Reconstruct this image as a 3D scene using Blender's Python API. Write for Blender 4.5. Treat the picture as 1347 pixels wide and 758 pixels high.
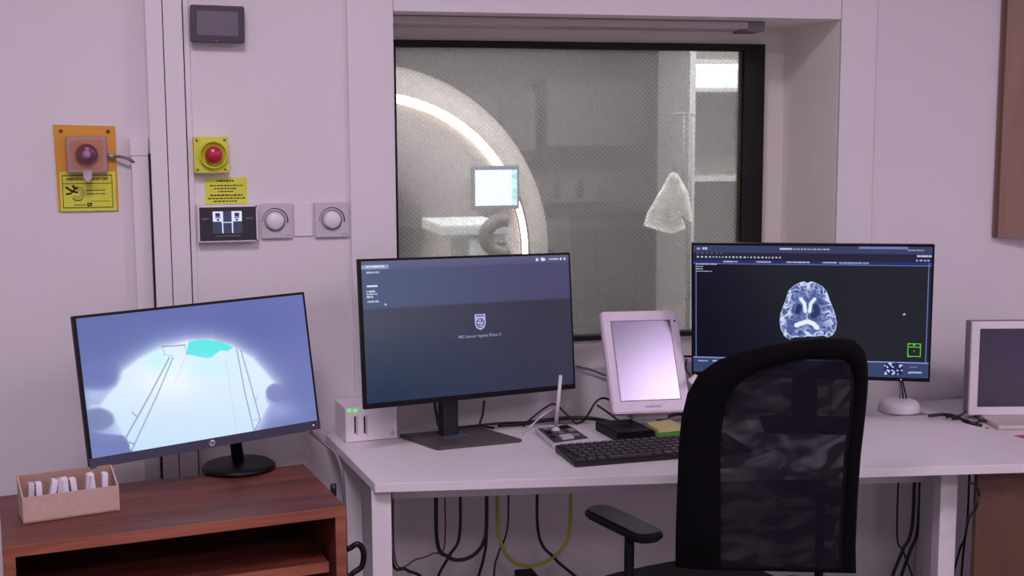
import bpy, bmesh, math, random
import numpy as np
from mathutils import Vector, Matrix, noise
random.seed(4)
for o in list(bpy.data.objects): bpy.data.objects.remove(o)
SC = bpy.context.scene
COL = SC.collection
R = math.radians
# ------------------------------------------------------------ camera
F, YAW, PITCH, ROLL = 1680.0, 0.25512, 0.12474, -0.004714
CAM = Vector((0, -3.25, 1.51))
fw = Vector((math.sin(YAW), math.cos(YAW), 0)); rt = Vector((math.cos(YAW), -math.sin(YAW), 0)); up = Vector((0, 0, 1))
f2 = fw*math.cos(PITCH)-up*math.sin(PITCH); u2 = up*math.cos(PITCH)+fw*math.sin(PITCH)
r3 = rt*math.cos(ROLL)+u2*math.sin(ROLL); u3 = u2*math.cos(ROLL)-rt*math.sin(ROLL)
cd = bpy.data.cameras.new('camera'); cam = bpy.data.objects.new('camera', cd); COL.objects.link(cam)
cam.matrix_world = Matrix(((r3.x, u3.x, -f2.x, CAM.x), (r3.y, u3.y, -f2.y, CAM.y), (r3.z, u3.z, -f2.z, CAM.z), (0, 0, 0, 1)))
cd.sensor_width = 36; cd.lens = F*36/1347; cd.clip_start = .05
SC.camera = cam
# ------------------------------------------------------------ world, exposure, room lamps
w = bpy.data.worlds.new('world'); SC.world = w; w.use_nodes = True
w.node_tree.nodes['Background'].inputs[0].default_value = (.5, .42, .55, 1); w.node_tree.nodes['Background'].inputs[1].default_value = .05
vs = SC.view_settings; vs.view_transform = 'Standard'; vs.look = 'None'; vs.exposure = 0; vs.gamma = 1; vs.use_curve_mapping = False
TINT = (1.0, .815, .985)
LAMPS = [  # x, y, sx, sy, watts : ceiling panels of the control room
    (2.70, -2.75, .6, .6, 31), (-.1, -1.95, .6, .6, 35), (.0, -4.3, .6, .6, 31), (2.0, -4.3, .6, .6, 21)]
SCAN_LAMPS = [(2.6, 2.2, .6, .6, 85), (.3, 1.9, .6, .6, 80)]
ZC = 2.75
def lamp(x, y, sx, sy, wt, z, tint, parent):
    l = bpy.data.lights.new('panel_light', 'AREA'); l.shape = 'RECTANGLE'; l.size = sx; l.size_y = sy; l.energy = wt; l.color = tint
    o = bpy.data.objects.new('panel_light', l); COL.objects.link(o); o.location = (0, 0, -.012) if parent else (x, y, z); o.parent = parent
    return o
# ------------------------------------------------------------ picture ray helpers
def ray(x, y): return r3*((x-673.5)/F)-u3*((y-379)/F)+f2
def onY(x, y, Y): v = ray(x, y); return CAM+v*((Y-CAM.y)/v.y)
def onZ(x, y, Z): v = ray(x, y); return CAM+v*((Z-CAM.z)/v.z)
def onP(x, y, p, n): v = ray(x, y); n = Vector(n); return CAM+v*((Vector(p)-CAM).dot(n)/v.dot(n))
# ------------------------------------------------------------ materials
def lin(c): return tuple((v/255/12.92 if v/255 <= .04045 else ((v/255+.055)/1.055)**2.4) for v in c)
MATS = {}
def mat(name, rgb, rough=.5, metal=0, var=.04, scale=30, bump=0, emit=None, es=0, alpha=None, coat=0):
    if name in MATS: return MATS[name]
    m = bpy.data.materials.new(name); m.use_nodes = True; nt = m.node_tree; b = nt.nodes['Principled BSDF']
    c = lin(rgb)
    tc = nt.nodes.new('ShaderNodeTexCoord'); n = nt.nodes.new('ShaderNodeTexNoise'); n.inputs['Scale'].default_value = scale; n.inputs['Detail'].default_value = 4
    nt.links.new(tc.outputs['Object'], n.inputs['Vector'])
    r = nt.nodes.new('ShaderNodeValToRGB'); e = r.color_ramp.elements
    e[0].position = .3; e[1].position = .7
    e[0].color = tuple(v*(1-var) for v in c)+(1,); e[1].color = tuple(min(1, v*(1+var)) for v in c)+(1,)
    nt.links.new(n.outputs[0], r.inputs[0]); nt.links.new(r.outputs[0], b.inputs['Base Color'])
    b.inputs['Roughness'].default_value = rough; b.inputs['Metallic'].default_value = metal
    b.inputs['Coat Weight'].default_value = coat
    if bump:
        bp = nt.nodes.new('ShaderNodeBump'); bp.inputs['Strength'].default_value = bump; bp.inputs['Distance'].default_value = .002
        nt.links.new(n.outputs[0], bp.inputs['Height']); nt.links.new(bp.outputs[0], b.inputs['Normal'])
    if emit: b.inputs['Emission Color'].default_value = lin(emit)+(1,); b.inputs['Emission Strength'].default_value = es
    MATS[name] = m; return m
def wood(name, c0, c1, sx=2, sz=30, rough=.5, axis='z'):
    m = bpy.data.materials.new(name); m.use_nodes = True; nt = m.node_tree; b = nt.nodes['Principled BSDF']
    tc = nt.nodes.new('ShaderNodeTexCoord'); mp = nt.nodes.new('ShaderNodeMapping')
    mp.inputs['Scale'].default_value = (sz, sz, sx) if axis == 'z' else (sx, sz, sz)
    n = nt.nodes.new('ShaderNodeTexNoise'); n.inputs['Scale'].default_value = 1.0; n.inputs['Detail'].default_value = 6; n.inputs['Distortion'].default_value = .6
    r = nt.nodes.new('ShaderNodeValToRGB'); e = r.color_ramp.elements; e[0].position = .35; e[1].position = .68
    e[0].color = lin(c0)+(1,); e[1].color = lin(c1)+(1,)
    nt.links.new(tc.outputs['Object'], mp.inputs[0]); nt.links.new(mp.outputs[0], n.inputs['Vector']); nt.links.new(n.outputs[0], r.inputs[0])
    nt.links.new(r.outputs[0], b.inputs['Base Color']); b.inputs['Roughness'].default_value = rough
    MATS[name] = m; return m
WALL = mat('wall_paint', (221, 218, 221), .62, var=.015, scale=3, bump=.03)
TRIM = mat('white_trim', (222, 220, 223), .45, var=.01, scale=6)
NICHE = mat('niche_paint', (250, 247, 240), .6, var=.02, scale=4)
DARKGAP = mat('dark_gap', (30, 22, 28), .8)
BLK = mat('black_plastic', (12, 11, 16), .45)
BLK.node_tree.nodes['Principled BSDF'].inputs['Specular IOR Level'].default_value = .22
BLKF = mat('black_frame_paint', (26, 24, 27), .45)
BLKF.node_tree.nodes['Principled BSDF'].inputs['Specular IOR Level'].default_value = .25
DGR = mat('dark_grey_plastic', (58, 54, 62), .45)
GREY = mat('grey_plastic', (128, 124, 132), .45)
WPL = mat('white_plastic', (226, 222, 228), .38, var=.01)
LPL = mat('light_grey_plastic', (196, 192, 200), .4, var=.015)
DESK = mat('white_laminate', (218, 214, 219), .42, var=.012, scale=8)
SIL = mat('silver_paint', (170, 166, 172), .35, metal=.4)
RED = mat('red_button_plastic', (176, 22, 52), .3, coat=.3)
REDD = mat('light_strip_red', (128, 26, 58), .35, coat=.3)
ORG = mat('orange_plate_paint', (212, 152, 42), .5)
YEL = mat('yellow_plastic', (212, 216, 62), .45)
YLAB = mat('yellow_label', (214, 220, 66), .5)
INK = mat('black_ink', (34, 30, 16), .6)
CABM = mat('black_cable_rubber', (20, 18, 24), .45)
GREYC = mat('grey_cable', (120, 112, 124), .5)
YGC = mat('yellow_green_cable', (170, 180, 50), .5)
REDC = mat('red_cable', (130, 40, 50), .5)
WHC = mat('white_cable', (205, 198, 208), .5)
FAB = mat('black_fabric', (10, 9, 14), .9, var=.15, scale=300, bump=.2)
CARD = mat('cardboard', (160, 126, 112), .8, var=.06, scale=60)
CARDL = mat('cardboard_pale', (186, 158, 146), .8, var=.06, scale=60)
FLOOR = mat('vinyl_floor', (104, 94, 96), .5, var=.06, scale=12)
CEIL = mat('ceiling_paint', (226, 224, 226), .7)
REDW = wood('reddish_wood', (80, 36, 29), (112, 56, 42), 3, 26, .45, 'x')
REDWE = wood('reddish_wood_edge', (122, 68, 50), (152, 90, 66), 4, 40, .5, 'x')
OAK = wood('brown_oak_laminate', (134, 104, 92), (152, 120, 104), 1.6, 14, .5, 'z')
OAKD = wood('dark_oak_laminate', (90, 62, 50), (104, 76, 62), 1.6, 12, .5, 'z')
GRN = mat('green_plastic', (52, 150, 48), .45)
PAPY = mat('pale_yellow_paper', (196, 192, 130), .7)
PAPW = mat('white_paper', (222, 220, 230), .7)
PINK = mat('crimson_plastic', (190, 20, 70), .4)
LEDG = mat('green_led', (60, 230, 60), .4, emit=(70, 240, 70), es=1.1)
def glossy_screen(name, rgb, rough, spec=.5, metal=0):
    m = mat(name, rgb, rough, metal=metal, var=.01); m.node_tree.nodes['Principled BSDF'].inputs['Specular IOR Level'].default_value = spec; return m
def emis(name, rgb, s=1):
    if name in MATS: return MATS[name]
    m = mat(name, (5, 5, 5), .5, emit=rgb, es=s, var=0); return m
def attr_mat(name, strength=1.0, rough=.3):
    m = bpy.data.materials.new(name); m.use_nodes = True; nt = m.node_tree; b = nt.nodes['Principled BSDF']
    a = nt.nodes.new('ShaderNodeAttribute'); a.attribute_name = 'Col'
    nt.links.new(a.outputs['Color'], b.inputs['Emission Color']); b.inputs['Emission Strength'].default_value = strength
    b.inputs['Base Color'].default_value = (.006, .006, .008, 1); b.inputs['Roughness'].default_value = rough
    b.inputs['Specular IOR Level'].default_value = .14
    return m
SCR = attr_mat('lit_lcd_screen')
# ------------------------------------------------------------ mesh helpers
WM = {}
class MB:
    def __init__(s): s.bm = bmesh.new()
    def add(s, t, M=None, smooth=False):
        if M is not None: bmesh.ops.transform(t, matrix=M, verts=t.verts)
        if smooth:
            for f in t.faces: f.smooth = True
        me = bpy.data.meshes.new('tmp'); t.to_mesh(me); t.free(); s.bm.from_mesh(me); bpy.data.meshes.remove(me); return s
    def box(s, x0, x1, y0, y1, z0, z1, M=None, bev=0, seg=2):
        t = bmesh.new(); bmesh.ops.create_cube(t, size=1)
        for v in t.verts: v.co = Vector(((x0+x1)/2+v.co.x*(x1-x0), (y0+y1)/2+v.co.y*(y1-y0), (z0+z1)/2+v.co.z*(z1-z0)))
        if bev: bmesh.ops.bevel(t, geom=t.edges[:], offset=bev, segments=seg, affect='EDGES', profile=.6)
        return s.add(t, M)
    def prism(s, pts, a, b, axis='z', M=None, bev=0):
        """polygon pts extruded from a to b along axis; axis z: pts are (x,y); axis y: pts are (x,z)"""
        t = bmesh.new()
        f = lambda p, h: (p[0], p[1], h) if axis == 'z' else ((p[0], h, p[1]) if axis == 'y' else (h, p[0], p[1]))
        A = [t.verts.new(f(p, a)) for p in pts]; B = [t.verts.new(f(p, b)) for p in pts]
        t.faces.new(A); t.faces.new(B[::-1]); n = len(pts)
        for i in range(n): t.faces.new((A[i], B[i], B[(i+1) % n], A[(i+1) % n]))
        bmesh.ops.recalc_face_normals(t, faces=t.faces[:])
        if bev: bmesh.ops.bevel(t, geom=t.edges[:], offset=bev, segments=2, affect='EDGES')
        return s.add(t, M)
    def rrect(s, x0, x1, z0, z1, r, a, b, M=None, bev=0, n=6):
        pts = []
        for cx, cz, a0 in ((x1-r, z1-r, 0), (x0+r, z1-r, 90), (x0+r, z0+r, 180), (x1-r, z0+r, 270)):
            for k in range(n+1): t = R(a0+90*k/n); pts.append((cx+r*math.cos(t), cz+r*math.sin(t)))
        return s.prism(pts, a, b, 'y', M, bev)
    def cyl(s, p, q, r, r2=None, n=24, M=None):
        p, q = Vector(p), Vector(q); t = bmesh.new(); d = q-p
        bmesh.ops.create_cone(t, cap_ends=True, segments=n, radius1=r, radius2=r if r2 is None else r2, depth=d.length)
        for f in t.faces: f.smooth = len(f.verts) == 4
        m = Matrix.Translation((p+q)/2) @ d.to_track_quat('Z', 'Y').to_matrix().to_4x4()
        bmesh.ops.transform(t, matrix=m, verts=t.verts)
        return s.add(t, M)
    def lathe(s, prof, n=40, M=None, close=False):
        """prof: (radius, height) around local z"""
        t = bmesh.new(); rings = []
        for r, h in prof:
            if r < 1e-6: rings.append([t.verts.new((0, 0, h))]*n)
            else: rings.append([t.verts.new((r*math.cos(2*math.pi*k/n), r*math.sin(2*math.pi*k/n), h)) for k in range(n)])
        for A, B in zip(rings, rings[1:]+([rings[0]] if close else [])):
            for k in range(n):
                vs_ = []
                for v in (A[k], A[(k+1) % n], B[(k+1) % n], B[k]):
                    if v not in vs_: vs_.append(v)
                if len(vs_) > 2: t.faces.new(vs_).smooth = True
        bmesh.ops.recalc_face_normals(t, faces=t.faces[:])
        return s.add(t, M)
    def tube(s, pts, r, n=8, sub=6, flat=None):
        P = [Vector(p) for p in pts]
        if sub > 1 and len(P) > 2:
            Q = []; E = [P[0]*2-P[1]]+P+[P[-1]*2-P[-2]]
            for i in range(1, len(E)-2):
                for k in range(sub):
                    t = k/sub; a, b, c, d = E[i-1], E[i], E[i+1], E[i+2]
                    Q.append(.5*((2*b)+(c-a)*t+(2*a-5*b+4*c-d)*t*t+(3*b-a-3*c+d)*t**3))
            P = Q+[P[-1]]
        t = bmesh.new(); rings = []; up_ = Vector((0, 0, 1)); N = None
        for i, p in enumerate(P):
            d = (P[min(i+1, len(P)-1)]-P[max(i-1, 0)])
            d = d.normalized() if d.length > 1e-9 else Vector((1, 0, 0))
            if N is None:
                N = d.cross(up_)
                if N.length < .1: N = d.cross(Vector((1, 0, 0)))
            N = (N-d*N.dot(d)).normalized(); B = d.cross(N)
            rr = r[i] if isinstance(r, list) else r
            rings.append([t.verts.new(p+N*(math.cos(2*math.pi*k/n)*rr)+B*(math.sin(2*math.pi*k/n)*rr)) for k in range(n)])
        for A, B in zip(rings, rings[1:]):
            for k in range(n): t.faces.new((A[k], A[(k+1) % n], B[(k+1) % n], B[k])).smooth = True
        t.faces.new(rings[0][::-1]); t.faces.new(rings[-1])
        bmesh.ops.recalc_face_normals(t, faces=t.faces[:])
        return s.add(t)
    def ball(s, c, r, sc=(1, 1, 1), M=None, seg=20):
        t = bmesh.new(); bmesh.ops.create_uvsphere(t, u_segments=seg, v_segments=seg//2, radius=r)
        for v in t.verts: v.co = Vector(c)+Vector((v.co.x*sc[0], v.co.y*sc[1], v.co.z*sc[2]))
        return s.add(t, M, True)
    def text(s, txt, size, M, ext=.0002, align='CENTER', bold=0):
        c = bpy.data.curves.new('t', 'FONT'); c.body = txt; c.size = size; c.extrude = ext; c.align_x = align; c.align_y = 'CENTER'; c.offset = bold; c.resolution_u = 3
        o = bpy.data.objects.new('t', c); COL.objects.link(o); bpy.context.view_layer.update()
        me = bpy.data.meshes.new_from_object(o.evaluated_get(bpy.context.evaluated_depsgraph_get()))
        bpy.data.objects.remove(o); t = bmesh.new(); t.from_mesh(me); bpy.data.meshes.remove(me)
        return s.add(t, M @ Matrix.Rotation(math.pi/2, 4, 'X'))
    def build(s, name, m, parent=None, label=None, kind=None):
        me = bpy.data.meshes.new(name)
        W = WM.get(parent.name, Matrix()) if parent else Matrix()
        s.bm.transform(W.inverted()); s.bm.to_mesh(me); s.bm.free(); me.materials.append(m)
        o = bpy.data.objects.new(name, me); COL.objects.link(o); o.parent = parent; WM[o.name] = W.copy()
        if label: o['label'] = label
        if kind: o['kind'] = kind
        return o
def thing(name, label, cat, loc=(0, 0, 0), rz=0, group=None):
    o = bpy.data.objects.new(name, None); COL.objects.link(o); o.empty_display_size = .05
    o.location = loc; o.rotation_euler = (0, 0, rz); o['label'] = label; o['category'] = cat
    if group: o['group'] = group
    WM[o.name] = Matrix.Translation(loc) @ Matrix.Rotation(rz, 4, 'Z'); return o
def tag(o, label, cat, group=None, kind=None):
    o['label'] = label; o['category'] = cat
    if group: o['group'] = group
    if kind: o['kind'] = kind
    return o
def solo(mb, name, m, loc, label, cat, group=None, rz=0):
    """a thing that is one mesh with its origin at loc"""
    me = bpy.data.meshes.new(name); W = Matrix.Translation(loc) @ Matrix.Rotation(rz, 4, 'Z')
    mb.bm.transform(W.inverted()); mb.bm.to_mesh(me); mb.bm.free(); me.materials.append(m)
    o = bpy.data.objects.new(name, me); COL.objects.link(o); o.location = loc; o.rotation_euler = (0, 0, rz); WM[o.name] = W
    return tag(o, label, cat, group)
def struct(mb, name, m, parent=None):
    o = mb.build(name, m, parent)
    if parent is None: o['kind'] = 'structure'
    return o
def pose(pos, ypr):
    a, b, g = [R(v) for v in ypr]
    return Matrix.Translation(pos) @ Matrix.Rotation(a, 4, 'Z') @ Matrix.Rotation(b, 4, 'X') @ Matrix.Rotation(g, 4, 'Y')
def srgb(a): a = np.clip(np.asarray(a, float)/255, 0, 1); return np.where(a <= .04045, a/12.92, ((a+.055)/1.055)**2.4)
def screen(parent, M, x0, x1, z0, z1, nx, nz, func, y=0., name='screen', m=None, label=None):
    """a lit picture on a flat display: a fine grid whose point colours are the picture"""
    u, v = np.meshgrid(np.linspace(0, 1, nx), np.linspace(0, 1, nz))
    co = np.stack([x0+(x1-x0)*u, np.full_like(u, y), z1+(z0-z1)*v], -1).reshape(-1, 3)
    Mw = WM[parent.name].inverted() @ M; A = np.array(Mw)
    co = co @ A[:3, :3].T + A[:3, 3]
    idx = np.arange(nx*nz).reshape(nz, nx)
    q = np.stack([idx[:-1, :-1], idx[1:, :-1], idx[1:, 1:], idx[:-1, 1:]], -1).reshape(-1, 4)
    me = bpy.data.meshes.new(name); me.from_pydata(co.tolist(), [], q.tolist())
    rgb = srgb(func(u.ravel(), v.ravel())); at = me.color_attributes.new('Col', 'FLOAT_COLOR', 'POINT')
    at.data.foreach_set('color', np.concatenate([rgb, np.ones((len(rgb), 1))], 1).ravel().astype(np.float32))
    me.materials.append(m or SCR); o = bpy.data.objects.new(name, me); COL.objects.link(o); o.parent = parent; WM[o.name] = WM[parent.name].copy()
    if label: o['label'] = label
    return o
# picture painting helpers on arrays
def seg_d(X, Y, a, b):
    ax, ay = a; bx, by = b; dx, dy = bx-ax, by-ay; t = np.clip(((X-ax)*dx+(Y-ay)*dy)/(dx*dx+dy*dy), 0, 1)
    return np.hypot(X-ax-t*dx, Y-ay-t*dy)
def line_d(X, Y, pts): return np.min([seg_d(X, Y, a, b) for a, b in zip(pts, pts[1:])], 0)
def inpoly(X, Y, pts):
    c = np.zeros(X.shape, bool); n = len(pts)
    for i in range(n):
        x1, y1 = pts[i]; x2, y2 = pts[(i+1) % n]
        if y1 == y2: continue
        k = ((y1 > Y) != (y2 > Y)) & (X < (x2-x1)*(Y-y1)/(y2-y1)+x1); c ^= k
    return c
def sm(d, w): return np.clip(.5-d/w, 0, 1)
def mix(c, col, a): return c*(1-a[:, None])+np.array(col, float)*a[:, None]
def quadmap(u, v, q):
    TL, TR, BR, BL = [np.array(p, float) for p in q]
    P = (TL*((1-u)*(1-v))[:, None]+TR*(u*(1-v))[:, None]+BR*(u*v)[:, None]+BL*((1-u)*v)[:, None]); return P[:, 0], P[:, 1]
# ============================================================ SETTING
X0, X1 = .539, 1.789                     # window niche, wall face at Y = 0
ZT, ZB, ND = 1.804, .862, .33
WL, WR = -2.3, 3.2
xs = onY(193, 100, 0).x                  # left border of the door-like casing
struct(MB().box(WL, WR, -5.6, .38, -.05, 0), 'floor', FLOOR)
struct(MB().box(WL, WR, -5.6, .38, ZC, ZC+.05), 'ceiling', CEIL)
struct(MB().box(WL-.1, WL, -5.6, .38, 0, ZC), 'wall_left', WALL)
struct(MB().box(WR, WR+.1, -5.6, .38, 0, ZC), 'wall_right', WALL)
struct(MB().box(WL, WR, -5.7, -5.6, 0, ZC), 'wall_front', WALL)
b = MB(); b.box(WL, xs+.02, .03, .38, 0, ZC); b.box(xs, X0, 0, .38, 0, ZC); b.box(X1, WR, 0, .38, 0, ZC); b.box(X0, X1, 0, .38, 0, ZB-.003)
struct(b, 'wall_back', WALL)
b = MB(); b.box(X0, X1, .004, .38, ZT, ZC)
struct(b, 'wall_above_window', WALL)
# inner plaster of the niche
FY = ND-.02
fr = onY(1005, 150, FY-.01); ft = onY(800, 55.6, FY-.01).z; fb = onY(830, 446, FY-.01).z
gx = onY(978, 150, FY-.01).x; gt = onY(800, 65, FY-.01).z; gb = onY(830, 439.5, FY-.01).z
fx = fr.x; FX0 = X0+.008
b = MB(); b.prism([(fx, ND), (X1, ND), (X1, .38), (fx+.05, .38), (fx, ND+.02)], ZB, ZT); b.box(X0, fx, ND, .38, ft, ZT); b.box(X0, fx, ND, .38, ZB-.003, fb)
b.box(X1-.0015, X1, .003, ND, ZB, ZT); b.box(X0, X1, .006, ND, ZT-.002, ZT); b.box(X0, X0+.0015, .003, ND, ZB, ZT)
struct(b, 'trim_1', NICHE)
struct(MB().box(X0, X1, -.002, ND, ZB-.003, ZB+.002), 'trim_2', TRIM)
# black window frame with shielded glass
win = bpy.data.objects.new('window_1', None); COL.objects.link(win); win['kind'] = 'structure'; WM['window_1'] = Matrix()
b = MB(); b.box(FX0, fx, FY-.01, .345, gt, ft, bev=.002); b.box(gx, fx, FY-.012, .345, fb, ft, bev=.002); b.box(FX0, FX0+.05, FY-.01, .345, fb, ft, bev=.002); b.box(FX0, fx, FY-.01, .345, fb, gb, bev=.002)
b.box(gx-.003, gx, FY, .32, fb, ft)
b.build('window_frame', BLKF, win)
def glass():
    m = bpy.data.materials.new('tinted_glass'); m.use_nodes = True; nt = m.node_tree; nt.nodes.clear()
    o = nt.nodes.new('ShaderNodeOutputMaterial'); t = nt.nodes.new('ShaderNodeBsdfTransparent'); g = nt.nodes.new('ShaderNodeBsdfGlossy'); f = nt.nodes.new('ShaderNodeFresnel'); mx = nt.nodes.new('ShaderNodeMixShader')
    t.inputs[0].default_value = (.86, .87, .85, 1); g.inputs['Roughness'].default_value = .03; f.inputs[0].default_value = 1.5
    nt.links.new(f.outputs[0], mx.inputs[0]); nt.links.new(t.outputs[0], mx.inputs[1]); nt.links.new(g.outputs[0], mx.inputs[2]); nt.links.new(mx.outputs[0], o.inputs[0]); return m
def shield():
    m = bpy.data.materials.new('woven_copper_shield'); m.use_nodes = True; nt = m.node_tree; nt.nodes.clear()
    o = nt.nodes.new('ShaderNodeOutputMaterial'); t = nt.nodes.new('ShaderNodeBsdfTransparent'); d = nt.nodes.new('ShaderNodeBsdfDiffuse'); mx = nt.nodes.new('ShaderNodeMixShader')
    d.inputs[0].default_value = (.86, .87, .84, 1)
    tc = nt.nodes.new('ShaderNodeTexCoord'); facs = []
    for ang, sc in ((48, 30), (-47, 30)):
        mp = nt.nodes.new('ShaderNodeMapping'); mp.inputs['Rotation'].default_value = (0, R(ang), 0)
        wv = nt.nodes.new('ShaderNodeTexWave'); wv.bands_direction = 'X'; wv.inputs['Scale'].default_value = sc
        nt.links.new(tc.outputs['Object'], mp.inputs[0]); nt.links.new(mp.outputs[0], wv.inputs['Vector']); facs.append(wv.outputs['Fac'])
    a = nt.nodes.new('ShaderNodeMath'); a.operation = 'MULTIPLY_ADD'; a.inputs[1].default_value = .075; nt.links.new(facs[0], a.inputs[0])
    c = nt.nodes.new('ShaderNodeMath'); c.operation = 'MULTIPLY_ADD'; c.inputs[1].default_value = .04; c.inputs[2].default_value = .26; nt.links.new(facs[1], c.inputs[0]); nt.links.new(c.outputs[0], a.inputs[2])
    nt.links.new(a.outputs[0], mx.inputs[0]); nt.links.new(t.outputs[0], mx.inputs[1]); nt.links.new(d.outputs[0], mx.inputs[2]); nt.links.new(mx.outputs[0], o.inputs[0]); return m
MB().box(FX0+.04, gx+.01, FY+.012, FY+.018, gb-.01, gt+.01).build('glass_pane', glass(), win)
MB().box(FX0+.04, gx+.01, FY+.024, FY+.0245, gb-.01, gt+.01).build('shield_mesh', shield(), win)
# casing boards round the window and the door-like pilaster
a0 = onY(457, 60, -.01).x; a1 = X0; c1 = onY(1152, 60, -.006).x
struct(MB().box(a0, a1, -.012, 0, .02, ZC-.01, bev=.0015), 'trim_3', TRIM)
struct(MB().box(a1+.0015, X1-.0015, -.010, .005, ZT-.001, ZC-.01, bev=.0015), 'trim_4', TRIM)
struct(MB().box(X1, c1, -.010, 0, .02, ZC-.01, bev=.0015), 'trim_5', TRIM)
p0, p1, p2_, p3, p4 = [onY(x, 100, -.02).x for x in (194, 216.5, 242.7, 250.5, 251)]
struct(MB().box(p0, p1-.001, -.022, .03, 0, ZC-.01, bev=.0012), 'trim_6', TRIM)
struct(MB().box(p1+.001, p2_-.001, -.022, .0, 0, ZC-.01, bev=.0012), 'trim_7', TRIM)
struct(MB().box(p2_+.0015, p3, -.014, .0, 0, ZC-.01, bev=.0012), 'trim_8', TRIM)
struct(MB().box(p0+.003, p3-.003, -.006, -.0005, 0, ZC-.01), 'trim_9', DARKGAP)
struct(MB().box(p0-.0045, p0-.0005, -.012, .03, .08, onY(203, 202, 0).z), 'gap_shade_strip', DARKGAP)  # dark strip put into the gap beside the trunking in place of its shade
struct(MB().box(WL, p0-.006, .018, .03, 0, .08, bev=.002), 'baseboard_left', TRIM)
struct(MB().box(a0-.001-(.26), a0, -.012, 0, 0, .08, bev=.002), 'baseboard_back', TRIM)
# ============================================================ SCANNER ROOM behind the glass
SR = dict(x0=-2.2, x1=3.9, y0=.5, y1=5.2)
SW = mat('scanner_room_wall', (140, 140, 138), .7); SWD = mat('scanner_room_dado', (104, 106, 104), .7)
struct(MB().box(-2.2, 3.9, .381, 5.2, -.05, 0), 'floor_scanner_room', FLOOR)
struct(MB().box(-2.2, 3.9, .381, 5.2, 2.75, 2.8), 'ceiling_scanner_room', CEIL)
struct(MB().box(-2.3, -2.2, .381, 5.2, 0, 2.75), 'wall_scanner_left', SW)
struct(MB().box(3.9, 4.0, .381, 5.2, 0, 2.75), 'wall_scanner_right', SW)
b = MB(); b.box(-2.2, 3.9, 5.2, 5.3, 0, 2.75); struct(b, 'wall_scanner_back', SW)
b = MB(); b.box(-2.2, 3.9, 5.185, 5.2, 0, onY(800, 300, 5.19).z); struct(b, 'trim_10', SWD)
# scanner gantry
GY = 3.15; gc = onY(488, 338, GY); GR = (onY(692, 330, GY).x-gc.x)
Mg = Matrix.Translation((gc.x, GY, gc.z)) @ Matrix.Rotation(math.pi/2, 4, 'X')   # local +z faces the control room
gan = thing('mri_scanner', 'large white ring-shaped scanner with a glowing arc of light, seen through the window', 'medical scanner', (gc.x, GY+.7, 0))
GM = mat('gantry_plastic', (200, 194, 188), .5); GM2 = mat('gantry_inner_plastic', (196, 192, 192), .5)
b = MB(); k = GR
b.lathe([(k*1.02, .02), (k*1.10, .0), (k*1.17, -.06), (k*1.20, -.16), (k*1.20, -1.0), (k*.9, -1.2), (.36, -1.2), (.36, -1.15)], 96, Mg)
b.build('gantry_housing', GM, gan)
b = MB(); b.lathe([(k*.965, .0), (k*.80, -.03), (k*.62, -.07), (.40, -.16), (.36, -.24), (.36, -1.15)], 96, Mg)
b.build('bore_flare', GM2, gan)
RINGM = emis('ring_light', (255, 226, 204), 14)
b = MB(); t0, t1 = R(-62), R(235)
def arc(bld, r, th, a0_, a1_, n=90, dz=0.):
    pts = [Mg @ Vector((r*math.cos(a0_+(a1_-a0_)*i/n), r*math.sin(a0_+(a1_-a0_)*i/n), dz)) for i in range(n+1)]
    return bld.tube(pts, th, 8, 1)
arc(b, k*.99, .016, R(-55), R(19), dz=.012); arc(b, k*.99, .022, R(31), R(200), dz=.012)
b.build('ring_light', RINGM, gan)
b = MB()   # legs and foot of the gantry
b.box(gc.x-k*.95, gc.x+k*.95, GY+.18, GY+1.1, 0, gc.z-k*.6); b.build('gantry_base', GM, gan)
# screen on the gantry
s0 = onY(625, 224, GY-.06); s1 = onY(680.5, 270, GY-.06)
gd = thing('patient_display', 'small bright display standing in front of the glowing ring, behind the window glass', 'display', ((s0.x+s1.x)/2, GY-.03, s1.z))
MB().box(s0.x-.015, s1.x+.012, GY-.055, GY-.02, s1.z-.02, s0.z+.022, bev=.004).build('bezel', mat('display_bezel', (120, 124, 150), .4), gd)
MB().box(s0.x+.08, s1.x-.08, GY-.03, GY+.03, s1.z-.06, s1.z-.01).build('bracket', GM, gd)
def f_disp(u, v):
    c = np.tile(np.array([232., 246, 255]), (len(u), 1)); c = mix(c, (190, 236, 240), (u > .87).astype(float)); c = mix(c, (120, 190, 190), ((u > .89)*(u < .98)*(np.abs(v-.2) < .05)+(u > .89)*(u < .98)*(np.abs(v-.68) < .14)*(np.sin(v*90) > 0)).clip(0, 1)*.8); return c
SCRB = attr_mat('bright_lcd_screen', 3.0)
screen(gd, Matrix(), s0.x, s1.x, s1.z, s0.z, 50, 40, f_disp, GY-.0565, m=SCRB)
# patient table with coil, in front of the gantry
ty = 2.5; q = lambda x, y: onY(x, y, ty)
pt = thing('patient_table', 'pale patient table end with a curved grey coil, behind the glass below the small display', 'medical table', (q(625, 320).x, ty+.1, 0))
TBM = mat('table_plastic_white', (240, 252, 252), .45)
b = MB(); b.box(q(577, 0).x, q(668, 0).x, ty, ty+.5, q(620, 311).z, q(620, 295).z, bev=.01); b.build('tabletop', TBM, pt)
b = MB(); b.box(q(616, 0).x, q(667, 0).x, ty+.01, ty+.45, 0, q(640, 311).z, bev=.01); b.build('table_pedestal', TBM, pt)
cc = q(660, 310); b = MB(); b.tube([(cc.x+.09*math.cos(R(a)), ty-.05, cc.z+.075*math.sin(R(a))) for a in range(80, 290, 12)], .032, 10, 2); b.build('coil', mat('coil_grey', (118, 116, 112), .5), pt)
b = MB(); b.box(q(646, 0).x, q(664, 0).x, ty-.012, ty, q(650, 326).z, q(650, 319).z, bev=.002); b.build('grip', mat('coil_grey', (118, 116, 112), .5), pt)
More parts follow.
